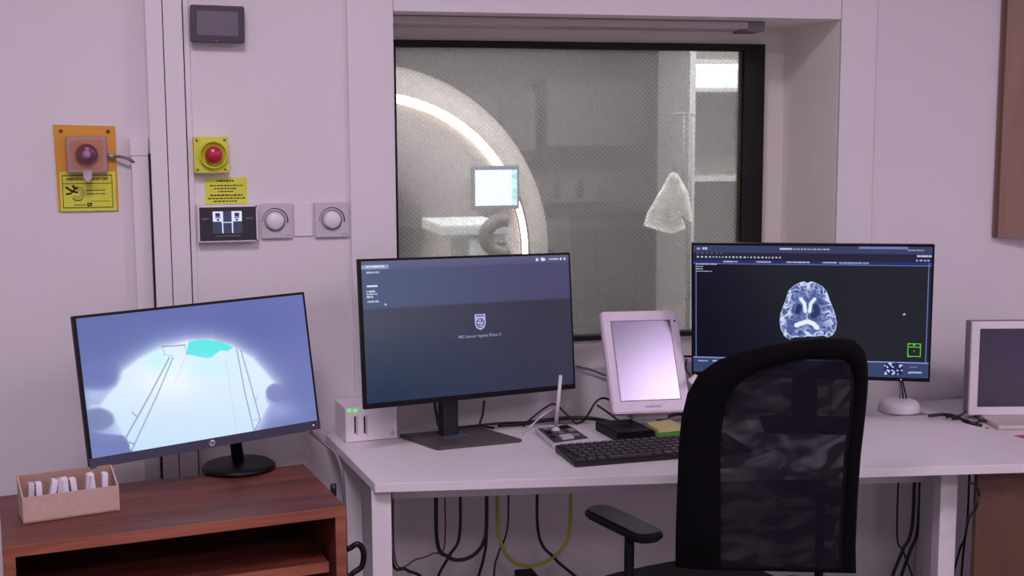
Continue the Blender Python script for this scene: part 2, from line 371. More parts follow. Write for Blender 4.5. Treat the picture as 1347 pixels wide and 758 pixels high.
# dim reflections in the glass, built as cupboards added on the far wall
CDM = mat('reflection_dark_grey', (124, 124, 125), .6); CDD = mat('reflection_door_grey', (124, 125, 126), .6); CDL = mat('cupboard_glass_grey', (132, 134, 138), .6)
def reflection_cupboard(xa, ya, xb, yb, Y, label, doors=3):
    a_, b_ = onY(xa, ya, Y), onY(xb, yb, Y); t = thing('wall_cupboard', label, 'cupboard', ((a_.x+b_.x)/2, Y+.25, b_.z))
    MB().box(a_.x, b_.x, Y, 5.184, b_.z, a_.z, bev=.004).build('body', CDM, t)
    wd = (b_.x-a_.x)/doors
    for i in range(doors):
        d = MB().box(a_.x+wd*i+.006, a_.x+wd*(i+1)-.006, Y-.02, Y-.001, b_.z+.006, a_.z-.006, bev=.003).build('door', CDD if i % 2 == 0 else CDL, t)
        MB().box(a_.x+wd*(i+1)-.05, a_.x+wd*(i+1)-.038, Y-.04, Y-.02, b_.z+.05, b_.z+.2).build('handle', SIL, d)
reflection_cupboard(560, 122, 705, 200, 4.8, 'dim grey row of cupboards added for reflections in the glass, behind the glowing ring', 3)
reflection_cupboard(718, 104, 848, 192, 4.85, 'dim dark grey cupboard added for a reflection in the middle of the window', 2)
# small boxes on a far shelf
sh = onY(730, 262, 5.0); solo(MB().box(sh.x-.1, sh.x+.62, 4.98, 5.184, sh.z-.02, sh.z, bev=.002), 'wall_shelf', CDL, (sh.x+.2, 5.1, sh.z-.02), 'dim wall shelf below the added cupboards seen through the window', 'shelf')
bx = []
for i, (xx, yy, ww) in enumerate(((737, 236, 20), (768, 234, 18))):
    t_ = onY(xx, yy, 5.05); t2 = onY(xx+ww, yy, 5.05)
    solo(MB().box(t_.x, t2.x, 5.05, 5.15, sh.z, t_.z, bev=.003), 'storage_box', CDL, ((t_.x+t2.x)/2, 5.1, sh.z), ['left one of two faint grey boxes on the shelf seen through the window', 'right one of two faint grey boxes on the shelf seen through the window'][i], 'box', 'boxes on the far shelf')
# open alcove cupboard with a lit top at the right of the window
ay = 3.3; A = lambda x, y: onY(x, y, ay); ax0 = A(909, 0).x; ax1 = A(1030, 0).x
ALM = mat('alcove_white', (206, 208, 206), .55); ALB = mat('alcove_back_grey', (176, 178, 170), .6)
alc = thing('open_shelving_unit', 'tall white open cupboard with a lit top compartment, at the right edge behind the glass', 'cupboard', ((ax0+ax1)/2, ay+.3, 0))
b = MB(); b.box(ax0, ax0+.035, ay, ay+.5, 0, 2.6, bev=.002); b.build('side_panel', ALM, alc)
b = MB(); b.box(ax1, ax1+.03, ay, ay+.5, 0, 2.6, bev=.002); b.build('side_panel', ALM, alc)
b = MB(); b.box(ax0, ax1, ay+.48, ay+.5, 0, 2.6); b.build('back_panel', ALB, alc)
for z in (A(945, 236).z, A(945, 118).z, A(945, 86).z+.02, .4):
    MB().box(ax0+.03, ax1, ay+.005, ay+.48, z-.012, z+.012, bev=.002).build('shelf', ALM, alc)
b = MB(); b.box(ax0+.05, ax1-.02, ay+.06, ay+.44, A(945, 86).z-.002, A(945, 86).z+.004); b.build('strip_light', emis('alcove_lamp', (235, 238, 255), 16), alc)
# drip pole and white gown hanging
sp = onY(906, 296, 3.0); st = onY(905, 150, 3.0)
dp = thing('drip_stand', 'thin metal pole with a hook bar behind the glass beside the white cupboard', 'stand', (sp.x, 3.0, 0))
MB().cyl((sp.x, 3.0, .03), (sp.x, 3.0, st.z), .012).build('pole', GREY, dp)
MB().cyl((sp.x-.035, 3.0, sp.z), (sp.x-.035, 3.0, st.z), .005).build('rod', GREY, dp)
b = MB(); b.tube([(sp.x-.10, 3, st.z-.01), (sp.x-.09, 3, st.z), (sp.x, 3, st.z), (sp.x+.02, 3, st.z-.01)], .007); b.build('hook_bar', GREY, dp)
b = MB()
for k_ in range(5):
    a = R(72*k_); b.tube([(sp.x, 3, .06), (sp.x+.12*math.cos(a), 3+.12*math.sin(a), .05), (sp.x+.2*math.cos(a), 3+.2*math.sin(a), .02)], .012)
b.build('foot', GREY, dp)
def gown():
    pts = [(886, 226), (893, 230), (902, 252), (906, 280), (906, 292), (896, 284), (900, 300), (884, 308), (868, 304), (847, 297), (852, 280), (860, 262), (870, 240), (878, 228)]
    P = [onY(x, y, 2.9) for x, y in pts]; t = bmesh.new(); c = onY(880, 268, 2.9)
    def wob(p): d = (p-c); return Vector((p.x, 2.9+.03*math.sin(d.x*38)-.02, p.z))
    rings = []
    for s in (1, .8, .6, .4, .2): rings.append([t.verts.new(wob(c+(p-c)*s)) for p in P])
    cv = t.verts.new(wob(c)); n = len(P)
    for A_, B_ in zip(rings, rings[1:]):
        for i in range(n): t.faces.new((A_[i], A_[(i+1) % n], B_[(i+1) % n], B_[i])).smooth = True
    for i in range(n): t.faces.new((rings[-1][i], rings[-1][(i+1) % n], cv)).smooth = True
    r = bmesh.ops.solidify(t, geom=t.faces[:], thickness=.02)
    b = MB(); b.add(t); return b
gw = onY(880, 310, 2.9)
g = thing('hanging_gown', 'small white speckled gown hanging behind the glass beside the metal pole', 'gown', (gw.x, 2.9, gw.z))
GWM = mat('speckled_white_cloth', (236, 236, 232), .8, var=.12, scale=26)
gown().build('cloth', GWM, g)
hk = onY(887, 225, 2.9); b = MB(); b.tube([(hk.x, 2.93, hk.z-.02), (hk.x+.01, 2.92, hk.z+.01), (hk.x+.02, 2.96, hk.z+.02)], .008); b.build('hook', DGR, g)
# ceiling lamps
def ceiling_light(x, y, sx, sy, wt, label, tint, group):
    t = thing('ceiling_light', label, 'lamp', (x, y, ZC), 0, group)
    b = MB(); b.box(x-sx/2-.02, x+sx/2+.02, y-sy/2-.02, y-sy/2, ZC-.02, ZC, bev=.002); b.box(x-sx/2-.02, x+sx/2+.02, y+sy/2, y+sy/2+.02, ZC-.02, ZC, bev=.002)
    b.box(x-sx/2-.02, x-sx/2, y-sy/2, y+sy/2, ZC-.02, ZC); b.box(x+sx/2, x+sx/2+.02, y-sy/2, y+sy/2, ZC-.02, ZC); b.build('frame', TRIM, t)
    lamp(x, y, sx, sy, wt, ZC, tint, t)
where = ['right front', 'left front', 'left rear', 'right rear']
for (x, y, sx, sy, wt), wn in zip(LAMPS, where): ceiling_light(x, y, sx, sy, wt, 'square ceiling lamp of the control room, '+wn+' of four, out of view', TINT, 'control room ceiling lamps')
for (x, y, sx, sy, wt), wn in zip(SCAN_LAMPS, ['right', 'left']): ceiling_light(x, y, sx, sy, wt, 'square ceiling lamp of the scanner room, '+wn+' one, out of view', (1, .965, 1.0), 'scanner room ceiling lamps')
# ============================================================ WALL DEVICES
# roller blind cassette under the lintel
c0 = onY(520, 17, .12); c1_ = onY(977, 27, .12)
bl = thing('roller_blind_cassette', 'slim white blind cassette fixed under the top of the window recess', 'blind', ((c0.x+c1_.x)/2, .14, ZT-.003))
MB().box(X0+.01, c1_.x, .08, .2, ZT-.024, ZT-.003, bev=.006).build('cassette', mat('blind_white', (196, 188, 186), .35), bl)
MB().box(c1_.x, c1_.x+.055, .09, .19, ZT-.03, ZT-.003, bev=.004).build('end_cap', GREY, bl)
# wall touch panel
Mp = pose((.1068, -.032, 1.7618), (.5, 0, 1.05)); wp, hp = .1285, .0885
tp = thing('wall_touch_panel', 'dark tablet-like touch panel on the wall at the top left, slightly askew', 'touch panel', (.1068, 0, 1.7618-hp/2))
MB().rrect(-wp/2, wp/2, -hp/2, hp/2, .006, -.006, .010, Mp, .0015).build('housing', mat('panel_plum_black', (52, 42, 56), .4), tp)
MB().rrect(-wp/2+.004, wp/2-.02, -hp/2+.006, hp/2-.006, .004, .010, .0315, Mp).build('light_strip_bracket', REDD, tp)  # the red light strip on the side is painted as this bracket's colour
MB().box(-.048, .049, -.0068, -.006, -.0275, .0305, M=Mp).build('screen', glossy_screen('off_screen_grey', (98, 92, 106), .3), tp)
MB().cyl(Mp @ Vector((-.003, -.0068, -.040)), Mp @ Vector((-.003, -.005, -.040)), .002).build('home_key', GREY, tp)
# orange emergency plate with covered red button
def PW(x, y, Y=.03): return onY(x, y, Y)
oc = thing('emergency_release_box', 'orange wall plate with a clear-covered red emergency button and yellow notice', 'emergency button', (PW(113, 278).x, .03, PW(113, 278).z))
P = [PW(69.5, 164, .026), PW(151.5, 166, .026), PW(156, 276.5, .026), PW(77.5, 278, .026)]
MB().prism([(p.x, p.z) for p in P], .024, .0295, 'y').build('back_plate', ORG, oc)
for x, y in ((80, 172.5), (142, 173)): p = PW(x, y, .022); MB().cyl((p.x, .0215, p.z), (p.x, .0245, p.z), .0045).build('screw', mat('screw_brown', (90, 44, 20), .5), oc)
def RB(x0, y0, x1, y1, Y): a, b_ = onY(x0, y0, Y), onY(x1, y1, Y); return a.x, b_.x, b_.z, a.z
x0, x1, z0, z1 = RB(87, 180, 141, 227, -.01)
b = MB(); b.rrect(x0, x1, z0, z1, .008, -.004, .024, None, .002); bs = b.build('button_box', mat('grey_beige_box', (196, 172, 160), .45), oc)
b = MB(); b.rrect(x0+.008, x1-.008, z0+.008, z1-.008, .006, -.006, -.003, None, .001); b.build('box_face', mat('box_face_amber', (208, 150, 90), .4), oc)
bc = onY(114, 203, -.02); Mb = Matrix.Translation((bc.x, -.006, bc.z)) @ Matrix.Rotation(math.pi/2, 4, 'X')
MB().lathe([(.030, 0), (.030, .003), (.026, .005), (.0, .005)], 36, Mb).build('button_ring', mat('ring_amber', (206, 146, 84), .4), oc)
b = MB(); b.lathe([(.0255, .004), (.0255, .012), (.022, .018), (.010, .021), (0, .021)], 36, Mb); bt = b.build('push_button', mat('dark_red_button', (104, 18, 52), .3, coat=.4), oc)
b = MB(); b.lathe([(.0095, .0205), (.0095, .0225), (0, .0225)], 24, Mb); b.build('button_mark', mat('pale_pink_mark', (196, 150, 176), .4), bt)
def clear():
    m = bpy.data.materials.new('clear_acrylic'); m.use_nodes = True; nt = m.node_tree; nt.nodes.clear()
    o = nt.nodes.new('ShaderNodeOutputMaterial'); t = nt.nodes.new('ShaderNodeBsdfTransparent'); g = nt.nodes.new('ShaderNodeBsdfGlossy'); mx = nt.nodes.new('ShaderNodeMixShader')
    t.inputs[0].default_value = (.93, .9, .94, 1); g.inputs['Roughness'].default_value = .08; mx.inputs[0].default_value = .035
    nt.links.new(t.outputs[0], mx.inputs[1]); nt.links.new(g.outputs[0], mx.inputs[2]); nt.links.new(mx.outputs[0], o.inputs[0]); return m
CLR = clear()
xa, xb, za, zb = RB(84.5, 179, 142, 229, -.035)
b = MB(); b.rrect(xa, xb, za, zb, .006, -.036, -.034, None, .0008); b.box(xa, xa+.0015, -.034, .0, za+.005, zb-.005); b.box(xb-.0015, xb, -.034, .0, za+.005, zb-.005); b.box(xa+.004, xb-.004, -.034, 0, zb-.0015, zb); b.build('clear_cover', CLR, oc)
p = onY(116, 232, -.02); MB().prism([(p.x-.010, p.z+.013), (p.x+.010, p.z+.013), (p.x+.009, p.z-.004), (p.x+.002, p.z-.012), (p.x-.002, p.z-.012), (p.x-.009, p.z-.004)], -.036, -.004, 'y').build('cover_latch', mat('latch_grey', (196, 176, 180), .4), oc)
x0, x1, z0, z1 = RB(78, 226.5, 153.5, 277, .022)
lb = MB().box(x0, x1, .0225, .024, z0, z1, bev=.0003).build('notice_label', YLAB, oc)
LX = lambda t: x0+(x1-x0)*t; LZ = lambda t: z1+(z0-z1)*t; yy = .0224
def bar(mb, a, c, d, e, Y=yy, th=.0003): mb.box(LX(a), LX(d), Y-th, Y, LZ(e), LZ(c))
b = MB()
for (a, c, d, e) in ((.04, .08, .94, .10), (.04, .90, .94, .92), (.04, .08, .052, .92), (.93, .08, .942, .92), (.04, .29, .94, .305), (.55, .745, .9, .755)): bar(b, a, c, d, e)
T = lambda u, v: Matrix.Translation((LX(u), yy, LZ(v)))
b.text('EMERGENCY MAGNET OFF', .0080, T(.49, .19), bold=.0002)
# falling figure drawn in front of a magnet ring
for (a, c) in (((.10, .38), (.22, .50)), ((.10, .56), (.20, .54)), ((.20, .52), (.30, .40)), ((.24, .40), (.32, .42)), ((.22, .50), (.32, .52))):
    b.cyl((LX(a[0]), yy-.0003, LZ(a[1])), (LX(c[0]), yy-.0003, LZ(c[1])), .0022, n=8)
b.cyl((LX(.24), yy-.0005, LZ(.37)), (LX(.24), yy, LZ(.37)), .0035)
for rr_ in (.016, .012, .008): b.tube([(LX(.31)+rr_*math.cos(R(a)), yy, LZ(.55)+rr_*math.sin(R(a))) for a in range(-150, 120, 15)], .0006, 6, 1)
b.tube([(LX(.22), yy, LZ(.68)), (LX(.25), yy, LZ(.73)), (LX(.37), yy, LZ(.73)), (LX(.39), yy, LZ(.68))], .0008, 6, 1)
for k_ in range(2):
    for j in range(7): u_ = .47+j*.05; bar(b, u_, .46+k_*.09, u_+.035+.01*(j % 2), .485+k_*.09)
for j in range(6): u_ = .24+j*.035; bar(b, u_, .83, u_+.026, .855)
bar(b, .47, .79, .56, .88); b.build('notice_print', INK, lb)
b = MB(); b.cyl((LX(.49), yy-.0006, LZ(.82)), (LX(.54), yy-.0006, LZ(.86)), .0009, n=6); b.build('phone_mark', YLAB, lb)
# cable and gland
g0, g1 = onY(142, 205, .01), onY(150, 205.5, .01)
MB().cyl(g0, g1, .0065).build('cable_gland', SIL, oc)
b = MB(); b.tube([g1, onY(160, 206.5, .0), onY(170, 209.5, .0), onY(180, 216, .012)], .0038); b.build('cable', GREYC, oc)
# trunking
t0_, t1_ = onY(178.5, 300, .0).x-.004, onY(201, 300, .0).x
tk = thing('cable_trunking', 'white vertical cable trunking beside the orange plate, running down behind the left monitor', 'cable trunking', ((t0_+t1_)/2, .03, .08))
MB().box(t0_, p0-.006, .004, .029, .08, onY(180, 182, .0).z, bev=.002).build('channel', TRIM, tk)
MB().box(t0_-.002, p0-.005, .001, .029, onY(180, 205, .0).z, onY(180, 181, .0).z, bev=.002).build('cover_end', TRIM, tk)
# yellow emergency stop
x0, x1, z0, z1 = RB(254, 180.5, 301, 227.5, -.04)
es = thing('emergency_stop_switch', 'yellow square box with a red mushroom button above the yellow sticker', 'emergency button', ((x0+x1)/2, 0, z0))
MB().rrect(x0, x1, z0, z1, .003, -.036, 0, None, .0015).build('housing', YEL, es)
bc = onY(281, 203.5, -.05); Mb = Matrix.Translation((bc.x, -.036, bc.z)) @ Matrix.Rotation(math.pi/2, 4, 'X')
b = MB(); b.lathe([(.034, 0), (.034, .012), (.031, .014), (.030, .004), (0, .001)], 40, Mb); b.build('guard_collar', YEL, es)
b = MB(); b.lathe([(.012, .001), (.012, .016), (.0205, .018), (.0205, .024), (.016, .029), (0, .031)], 36, Mb); b.build('mushroom_button', RED, es)
for x, y in ((x0+.008, z0+.008), (x1-.008, z0+.008), (x0+.008, z1-.008), (x1-.008, z1-.008)): MB().cyl((x, -.037, y), (x, -.035, y), .0035).build('screw', mat('screw_olive', (120, 110, 30), .5), es)
# yellow sticker
x0, x1, z0, z1 = RB(269, 234, 325.5, 268, -.001)
ys = thing('yellow_sticker', 'yellow notice sticker of small black print below the emergency stop box', 'sticker', ((x0+x1)/2, 0, z0))
MB().box(x0, x1, -.0012, 0, z0, z1).build('sheet', YLAB, ys)
b = MB(); random.seed(8)
for v_, u0, u1, h in ((.10, .28, .72, .05), (.28, .12, .92, .045), (.39, .22, .76, .045), (.50, .32, .68, .045), (.64, .12, .9, .055), (.76, .06, .95, .045), (.87, .2, .78, .045)):
    u = u0
    while u < u1-.03:
        d = random.uniform(.03, .09); d = min(d, u1-u); b.box(x0+(x1-x0)*u, x0+(x1-x0)*(u+d), -.0016, -.001, z1+(z0-z1)*(v_+h), z1+(z0-z1)*v_); u += d+.018
b.build('print', INK, ys)
# small lit equipment panel
x0, x1, z0, z1 = RB(259.5, 271, 340, 317.5, -.03)
dv = thing('pump_status_display', 'black wall box with white framed screen of linked icons beside the dimmers', 'control panel', ((x0+x1)/2, 0, z0))
MB().box(x0, x1, -.030, -.002, z0, z1, bev=.002).build('housing', WPL, dv)
MB().box(x0+.004, x1-.004, -.0315, -.0295, z0+.004, z1-.004, bev=.0005).build('front_glass', glossy_screen('front_glass_dark', (48, 42, 52), .3), dv)
def f_dv(u, v):
    n = len(u); c = np.tile(np.array([62., 66, 92]), (n, 1)); one = lambda k: k.astype(float)
    for cx in (.18, .82):
        c = mix(c, (225, 228, 255), one((np.abs(u-cx) < .17)*(v < .46)))
        c = mix(c, (50, 50, 110), one((np.abs(u-cx) < .08)*(v > .08)*(v < .26)))
        c = mix(c, (50, 50, 110), one((np.abs(u-cx) < .09)*(np.abs(v-.30) < .02)))
        c = mix(c, (60, 60, 130), one((np.hypot(u-cx, (v-.39)*.8) < .045)))
    c = mix(c, (215, 220, 255), one((np.abs(u-.34) < .022)*(v > .4)*(v < .98)+(np.abs(u-.66) < .022)*(v > .4)*(v < .98)+(np.abs(v-.50) < .025)*(u > .30)*(u < .70)).clip(0, 1))
    return c
wd = x1-x0; hd = z1-z0
screen(dv, Matrix(), x0+wd*.245, x0+wd*.735, z0+hd*.24, z0+hd*.84, 70, 50, f_dv, -.0319)
b = MB()
for j in range(9): b.box(x0+wd*(.29+j*.047), x0+wd*(.29+j*.047+.032), -.032, -.0314, z0+hd*.155, z0+hd*.185)
b.build('caption', GREY, dv)
for u_ in (.07, .80):
    b = MB()
    for j in range(4): b.box(x0+wd*(u_+j*.03), x0+wd*(u_+j*.03+.02), -.032, -.0314, z0+hd*.62, z0+hd*.66)
    b.build('side_caption', GREY, dv)
for x, z in ((x1-.003, z0+.003), (x1-.003, z1-.003)): MB().cyl((x, -.0315, z), (x, -.0295, z), .002, n=10).build('screw', DGR, dv)
# dimmers
def dimmer(xa, ya, xb, yb, kx, ky, label):
    x0, x1, z0, z1 = RB(xa, ya, xb, yb, -.012)
    t = thing('dimmer_switch', label, 'dimmer', ((x0+x1)/2, 0, z0), 0, 'wall dimmers')
    MB().rrect(x0, x1, z0, z1, .003, -.012, -.001, None, .001).build('plate', LPL, t)
    c = onY(kx, ky, -.02); Mk = Matrix.Translation((c.x, -.012, c.z)) @ Matrix.Rotation(math.pi/2, 4, 'X')
    b = MB(); b.lathe([(.0265, 0), (.0265, .001), (.024, .0014), (.0235, 0)], 40, Mk)
    b.build('knob_rim', GREY, t)
    b = MB(); b.lathe([(.0205, 0), (.0205, .012), (.018, .0145), (0, .0145)], 40, Mk); b.build('knob', WPL, t)
    b = MB(); n = 28; pts_o = []; pts_i = []
    for i in range(n+1):
        a = R(185-195*i/n); wth = .0012+.0022*i/n; pts_o.append((c.x+(.0300+wth)*math.cos(a), c.z+(.0300+wth)*math.sin(a))); pts_i.append((c.x+.0300*math.cos(a), c.z+.0300*math.sin(a)))
    b.prism(pts_o+pts_i[::-1], -.0126, -.0118, 'y'); b.build('scale_arc', DGR, t)
    b = MB()
    for j in range(4): b.box(x1-.018+j*.004, x1-.0155+j*.004, -.0124, -.0119, z0+.006, z0+.0085)
    b.build('print', GREY, t)
dimmer(343, 268.5, 385.5, 313, 362, 291, 'white dimmer with round knob directly beside the black icon display')
dimmer(413.5, 267, 459, 311.5, 437, 289.5, 'white dimmer with round knob beside the window casing')
x0, x1, z0, z1 = RB(386.5, 268, 411.5, 310.5, -.004)
solo(MB().rrect(x0, x1, z0, z1, .002, -.005, -.0005, None, .001), 'blank_wall_plate', mat('plate_white', (224, 219, 225), .45), ((x0+x1)/2, 0, z0), 'flat blank white plate on the wall between the two dimmers', 'wall plate')
# ============================================================ FURNITURE
ZD = .731
dpts = [(.345, -.016), (.58, -.016), (1.964, -.25), (2.087, -.792), (.398, -.515)]
# pull back edge just clear of the casing
dpts = [(.345, -.02), (.60, -.02), (1.964, -.252), (2.087, -.792), (.398, -.515)]
dk = thing('desk', 'white laminate desk under the window carrying the two dark monitors', 'desk', (1.2, -.4, 0))
MB().prism(dpts, ZD-.021, ZD, 'z', None, .0012).build('desktop', DESK, dk)
def leg(px, py, Y, wd=.046):
    c = onY(px, py, Y); return c.x
ld = Vector((.987, -.162, 0))
def desk_leg(cx, cy, wd=.044):
    M = Matrix.Translation((cx, cy, 0)) @ Matrix.Rotation(-.16, 4, 'Z'); MB().box(-wd/2, wd/2, -wd/2, wd/2, 0, ZD-.0215, M=M, bev=.002).build('leg', TRIM, dk)
lx = onY(503, 735, -.47); desk_leg(lx.x, -.47)
lx = onY(1240, 740, -.62); desk_leg(lx.x, -.62, .042)
desk_leg(.40, -.12); desk_leg(1.93, -.30)
b = MB(); M = Matrix.Translation((onY(503, 735, -.47).x, -.44, 0)) @ Matrix.Rotation(-.16, 4, 'Z'); b.box(.03, 1.38, .14, .165, ZD-.10, ZD-.0225, M=M); b.build('cross_rail', TRIM, dk)
# brown pedestal at the right under the desk
pl = onY(1283, 700, -.69); Mq = Matrix.Translation((pl.x, -.69, 0)) @ Matrix.Rotation(-.162, 4, 'Z')
pd = thing('brown_end_panel', 'brown wood-grain panel standing under the right end of the desk', 'panel', tuple(Mq @ Vector((.17, .012, 0))))
MB().box(0, .17, 0, .018, .03, ZD-.0225, M=Mq, bev=.001).build('board', OAKD, pd)
MB().box(.1715, .33, 0, .018, .03, ZD-.0225, M=Mq, bev=.001).build('board', OAKD, pd)
MB().box(.01, .32, .003, .016, 0, .03, M=Mq).build('plinth', BLK, pd)
# second desk at the far right
e = [(1.985, -.262), (2.735, -.262), (2.735, -1.2), (2.15, -1.2), (2.10, -.79)]
sd = thing('side_desk', 'white side desk at the right edge, behind the diagonal end of the main desk', 'desk', (2.4, -.6, 0))
MB().prism([(2.0, -.02), (3.185, -.02), (3.185, -1.25), (2.20, -1.25), (2.10, -.80), (2.045, -.52), (1.99, -.24)], .690, .715, 'z', None, .001).build('desktop', DESK, sd)
MB().box(3.15, 3.185, -1.2, -.05, 0, .69).build('side_panel', TRIM, sd); MB().box(2.22, 2.25, -1.2, -.95, 0, .69).build('side_panel', TRIM, sd); MB().box(2.1, 3.1, -.06, -.03, .05, .69).build('back_panel', TRIM, sd)
# wooden unit at the lower left
ZU = .72
uf = onZ(3, 720, ZU); th = R(8); ux = Vector((math.cos(th), math.sin(th), 0)); uyv = Vector((-math.sin(th), math.cos(th), 0))
Mu = Matrix.Translation((uf.x, uf.y, 0)) @ Matrix.Rotation(th, 4, 'Z')
v = ray(455.5, 740); n_ = -uyv; tt = (uf-CAM).dot(n_)/v.dot(n_); UL = (CAM+v*tt-uf).dot(ux)
UD = .37
wu = thing('wooden_shelf_unit', 'low reddish wooden open shelf unit at the lower left carrying the tilted monitor', 'shelf unit', tuple(Mu @ Vector((UL/2, UD/2, 0))), th)
TH = .022
MB().box(0, UL, 0.002, UD, ZU-TH, ZU, M=Mu, bev=.001).build('top', REDW, wu)
MB().box(-.0005, UL+.0005, -.003, .002, ZU-TH, ZU-.0005, M=Mu).build('front_edging', REDWE, wu)
for a, nm in ((0, 'side_panel'), (UL-TH, 'side_panel')):
    p_ = MB().box(a, a+TH, .002, UD, 0, ZU-TH, M=Mu).build(nm, REDW, wu)
    MB().box(a, a+TH, -.003, .002, 0, ZU-TH, M=Mu).build('edging', REDWE, p_)
MB().box(TH, UL-TH, UD-.012, UD, 0, ZU-TH, M=Mu).build('back_panel', REDW, wu)
zs = onP(400, 743, uf+uyv*.02, n_).z
for z in (zs, .1):
    s_ = MB().box(TH, UL-TH-.012, .02, UD-.012, z-TH, z, M=Mu).build('shelf', REDW, wu)
    MB().box(TH, UL-TH-.012, .015, .02, z-TH, z, M=Mu).build('edging', REDWE, s_)
# upper corner cupboard at the right
c0 = onY(1320, 4, -.004).x; c1_ = onY(1304.7, 313, -.004); zb = c1_.z; cx0 = c1_.x
wc = thing('wall_cupboard', 'brown wood-grain wall cupboard hanging at the upper right corner', 'cupboard', (cx0+.3, -.1, zb))
MB().prism([(cx0, -.003), (cx0+.42, -.15), (cx0+.9, -.15), (cx0+.9, -.003)], zb, ZC-.1, 'z', None, .001).build('body', OAK, wc)
fd = Vector((.42, -.147, 0)).normalized(); Mw = Matrix.Translation((cx0, -.003, 0)) @ Matrix.Rotation(math.atan2(fd.y, fd.x), 4, 'Z')
MB().box(.012, .43, -.020, -.001, zb+.002, ZC-.11, M=Mw, bev=.001).build('door', OAK, wc)
# ============================================================ MONITORS
def stand(parent, base_c, top, rad=None, plate=None, colm=BLK, z=ZD, rz=0, cw=.03, ct=.018):
    M = Matrix.Translation((base_c[0], base_c[1], z)) @ Matrix.Rotation(rz, 4, 'Z')
    if plate: MB().box(-plate[0]/2, plate[0]/2, -plate[1]/2, plate[1]/2, 0.0005, .010, M=M, bev=.002).build('stand_base', colm, parent)
    else: MB().lathe([(0, .0005), (rad, .0005), (rad, .008), (rad*.9, .014), (.03, .018), (0, .018)], 48, M).build('stand_base', colm, parent)
# --- left tilted monitor
ML = pose((.0397, -.36, .9644), (20.99, -9.83, -1.02)); W, H = .5418, .3247
mb_c = Mu @ Vector((.0, 0, 0))
lm = thing('computer_monitor', 'left monitor with the bright bore picture, tilted on the wooden unit', 'monitor', (.115, -.262, ZU), R(20))
b = MB(); b.box(-W/2, W/2, 0, .016, -H/2, H/2, M=ML, bev=.002); b.box(-W/2+.06, W/2-.06, .016, .045, -H/2+.05, H/2-.05, M=ML, bev=.01); b.build('housing', BLK, lm)
MB().box(-W/2, W/2, -.002, 0, -H/2, -H/2+.021, M=ML, bev=.0005).build('chin', mat('chin_slate', (50, 50, 72), .4), lm)
sx0, sx1, sz0, sz1 = -W/2+.007, W/2-.006, -H/2+.021, H/2-.006
QL = [(62, 152), (1010, 52), (1060, 580), (118, 735)]
def f_left(u, v):
    X, Y = quadmap(u, v, QL)
    c = np.zeros((len(u), 3)); tl, tr_, br, blc = [np.array(k, float) for k in ((98, 110, 168), (106, 113, 176), (116, 125, 182), (108, 128, 188))]
    c = tl*((1-u)*(1-v))[:, None]+tr_*(u*(1-v))[:, None]+br*(u*v)[:, None]+blc*((1-u)*v)[:, None]
    c = mix(c, (86, 98, 168), np.exp(-(((X-750)/260)**2+((Y-180)/110)**2))*.5)
    poly = [(118, 520), (150, 512), (178, 470), (215, 432), (222, 385), (300, 322), (400, 270), (500, 246), (600, 244), (690, 268), (780, 320), (830, 375), (872, 425), (835, 460), (830, 490), (845, 520), (820, 560), (803, 590), (775, 628), (760, 700), (265, 712), (240, 650), (205, 575), (150, 520)]
    ins = inpoly(X, Y, poly); d = line_d(X, Y, poly+[poly[0]]); d = np.where(ins, -d, d)
    glow = np.exp(-np.clip(d, 0, None)/26)*(Y < 640)
    c = mix(c, (214, 222, 252), glow*.85)
    c = mix(c, (196, 206, 244), np.exp(-(((X-130)/60)**2+((Y-470)/40)**2))*.8)
    c = mix(c, (206, 226, 250), np.exp(-(((X-200)/70)**2+((Y-620)/40)**2))*.55)
    c = mix(c, (160, 172, 226), np.exp(-(((X-890)/80)**2+((Y-540)/40)**2))*.7)
    inside = sm(d+3, 8)
    body = mix(np.tile(np.array([222., 238, 255]), (len(u), 1)), (196, 224, 248), np.clip((Y-430)/260, 0, 1)*.75)
    body = mix(body, (250, 253, 255), np.exp(-(((X-420)/120)**2+((Y-400)/90)**2))*.7)
    c = c*(1-inside[:, None])+body*inside[:, None]
    # cyan pad at the far end
    py = [(505, 250), (560, 243), (640, 252), (695, 275), (670, 292), (640, 288), (600, 318), (575, 322), (545, 315), (495, 305)]
    c = mix(c, (96, 232, 232), inpoly(X, Y, py).astype(float))
    c = mix(c, (180, 248, 246), np.exp(-(((X-380)/45)**2+((Y-330)/50)**2))*.6); c = mix(c, (190, 248, 252), np.exp(-(((X-580)/90)**2+((Y-360)/50)**2))*.5)
    for pts, wd_, a in (([(398, 272), (490, 266)], 4, .8), ([(398, 272), (405, 305), (440, 312)], 3, .45), ([(490, 268), (495, 305)], 3, .4), ([(425, 318), (335, 490), (247, 650), (252, 668), (280, 678)], 4.5, .75), ([(440, 318), (375, 470), (265, 712)], 4, .7), ([(495, 310), (440, 430)], 2.5, .2), ([(708, 282), (740, 470), (772, 620)], 4, .7), ([(727, 290), (765, 430), (803, 580), (776, 626)], 4, .7), ([(772, 580), (803, 578)], 3, .4), ([(660, 330), (690, 560), (700, 640)], 2.5, .18), ([(272, 545), (290, 562)], 4, .6), ([(797, 478), (785, 500)], 3, .4)):
        c = mix(c, (98, 116, 140), sm(line_d(X, Y, pts)-wd_/2, 3)*a)
    c = mix(c, (112, 122, 180), sm(np.hypot((X-140)/1.4, Y-385)-62, 24)*.75*(X < 240))
    c = mix(c, (122, 136, 180), sm(np.hypot((X-140)/1.35, (Y-572))-46, 12)*.85)
    c = mix(c, (128, 136, 190), sm(np.hypot((X-875), (Y-466)/.9)-43, 8)*.85)
    c = mix(c, (118, 128, 184), (inpoly(X, Y, [(90, 625), (230, 640), (262, 680), (250, 740), (100, 745)])).astype(float)*.7)
    return c
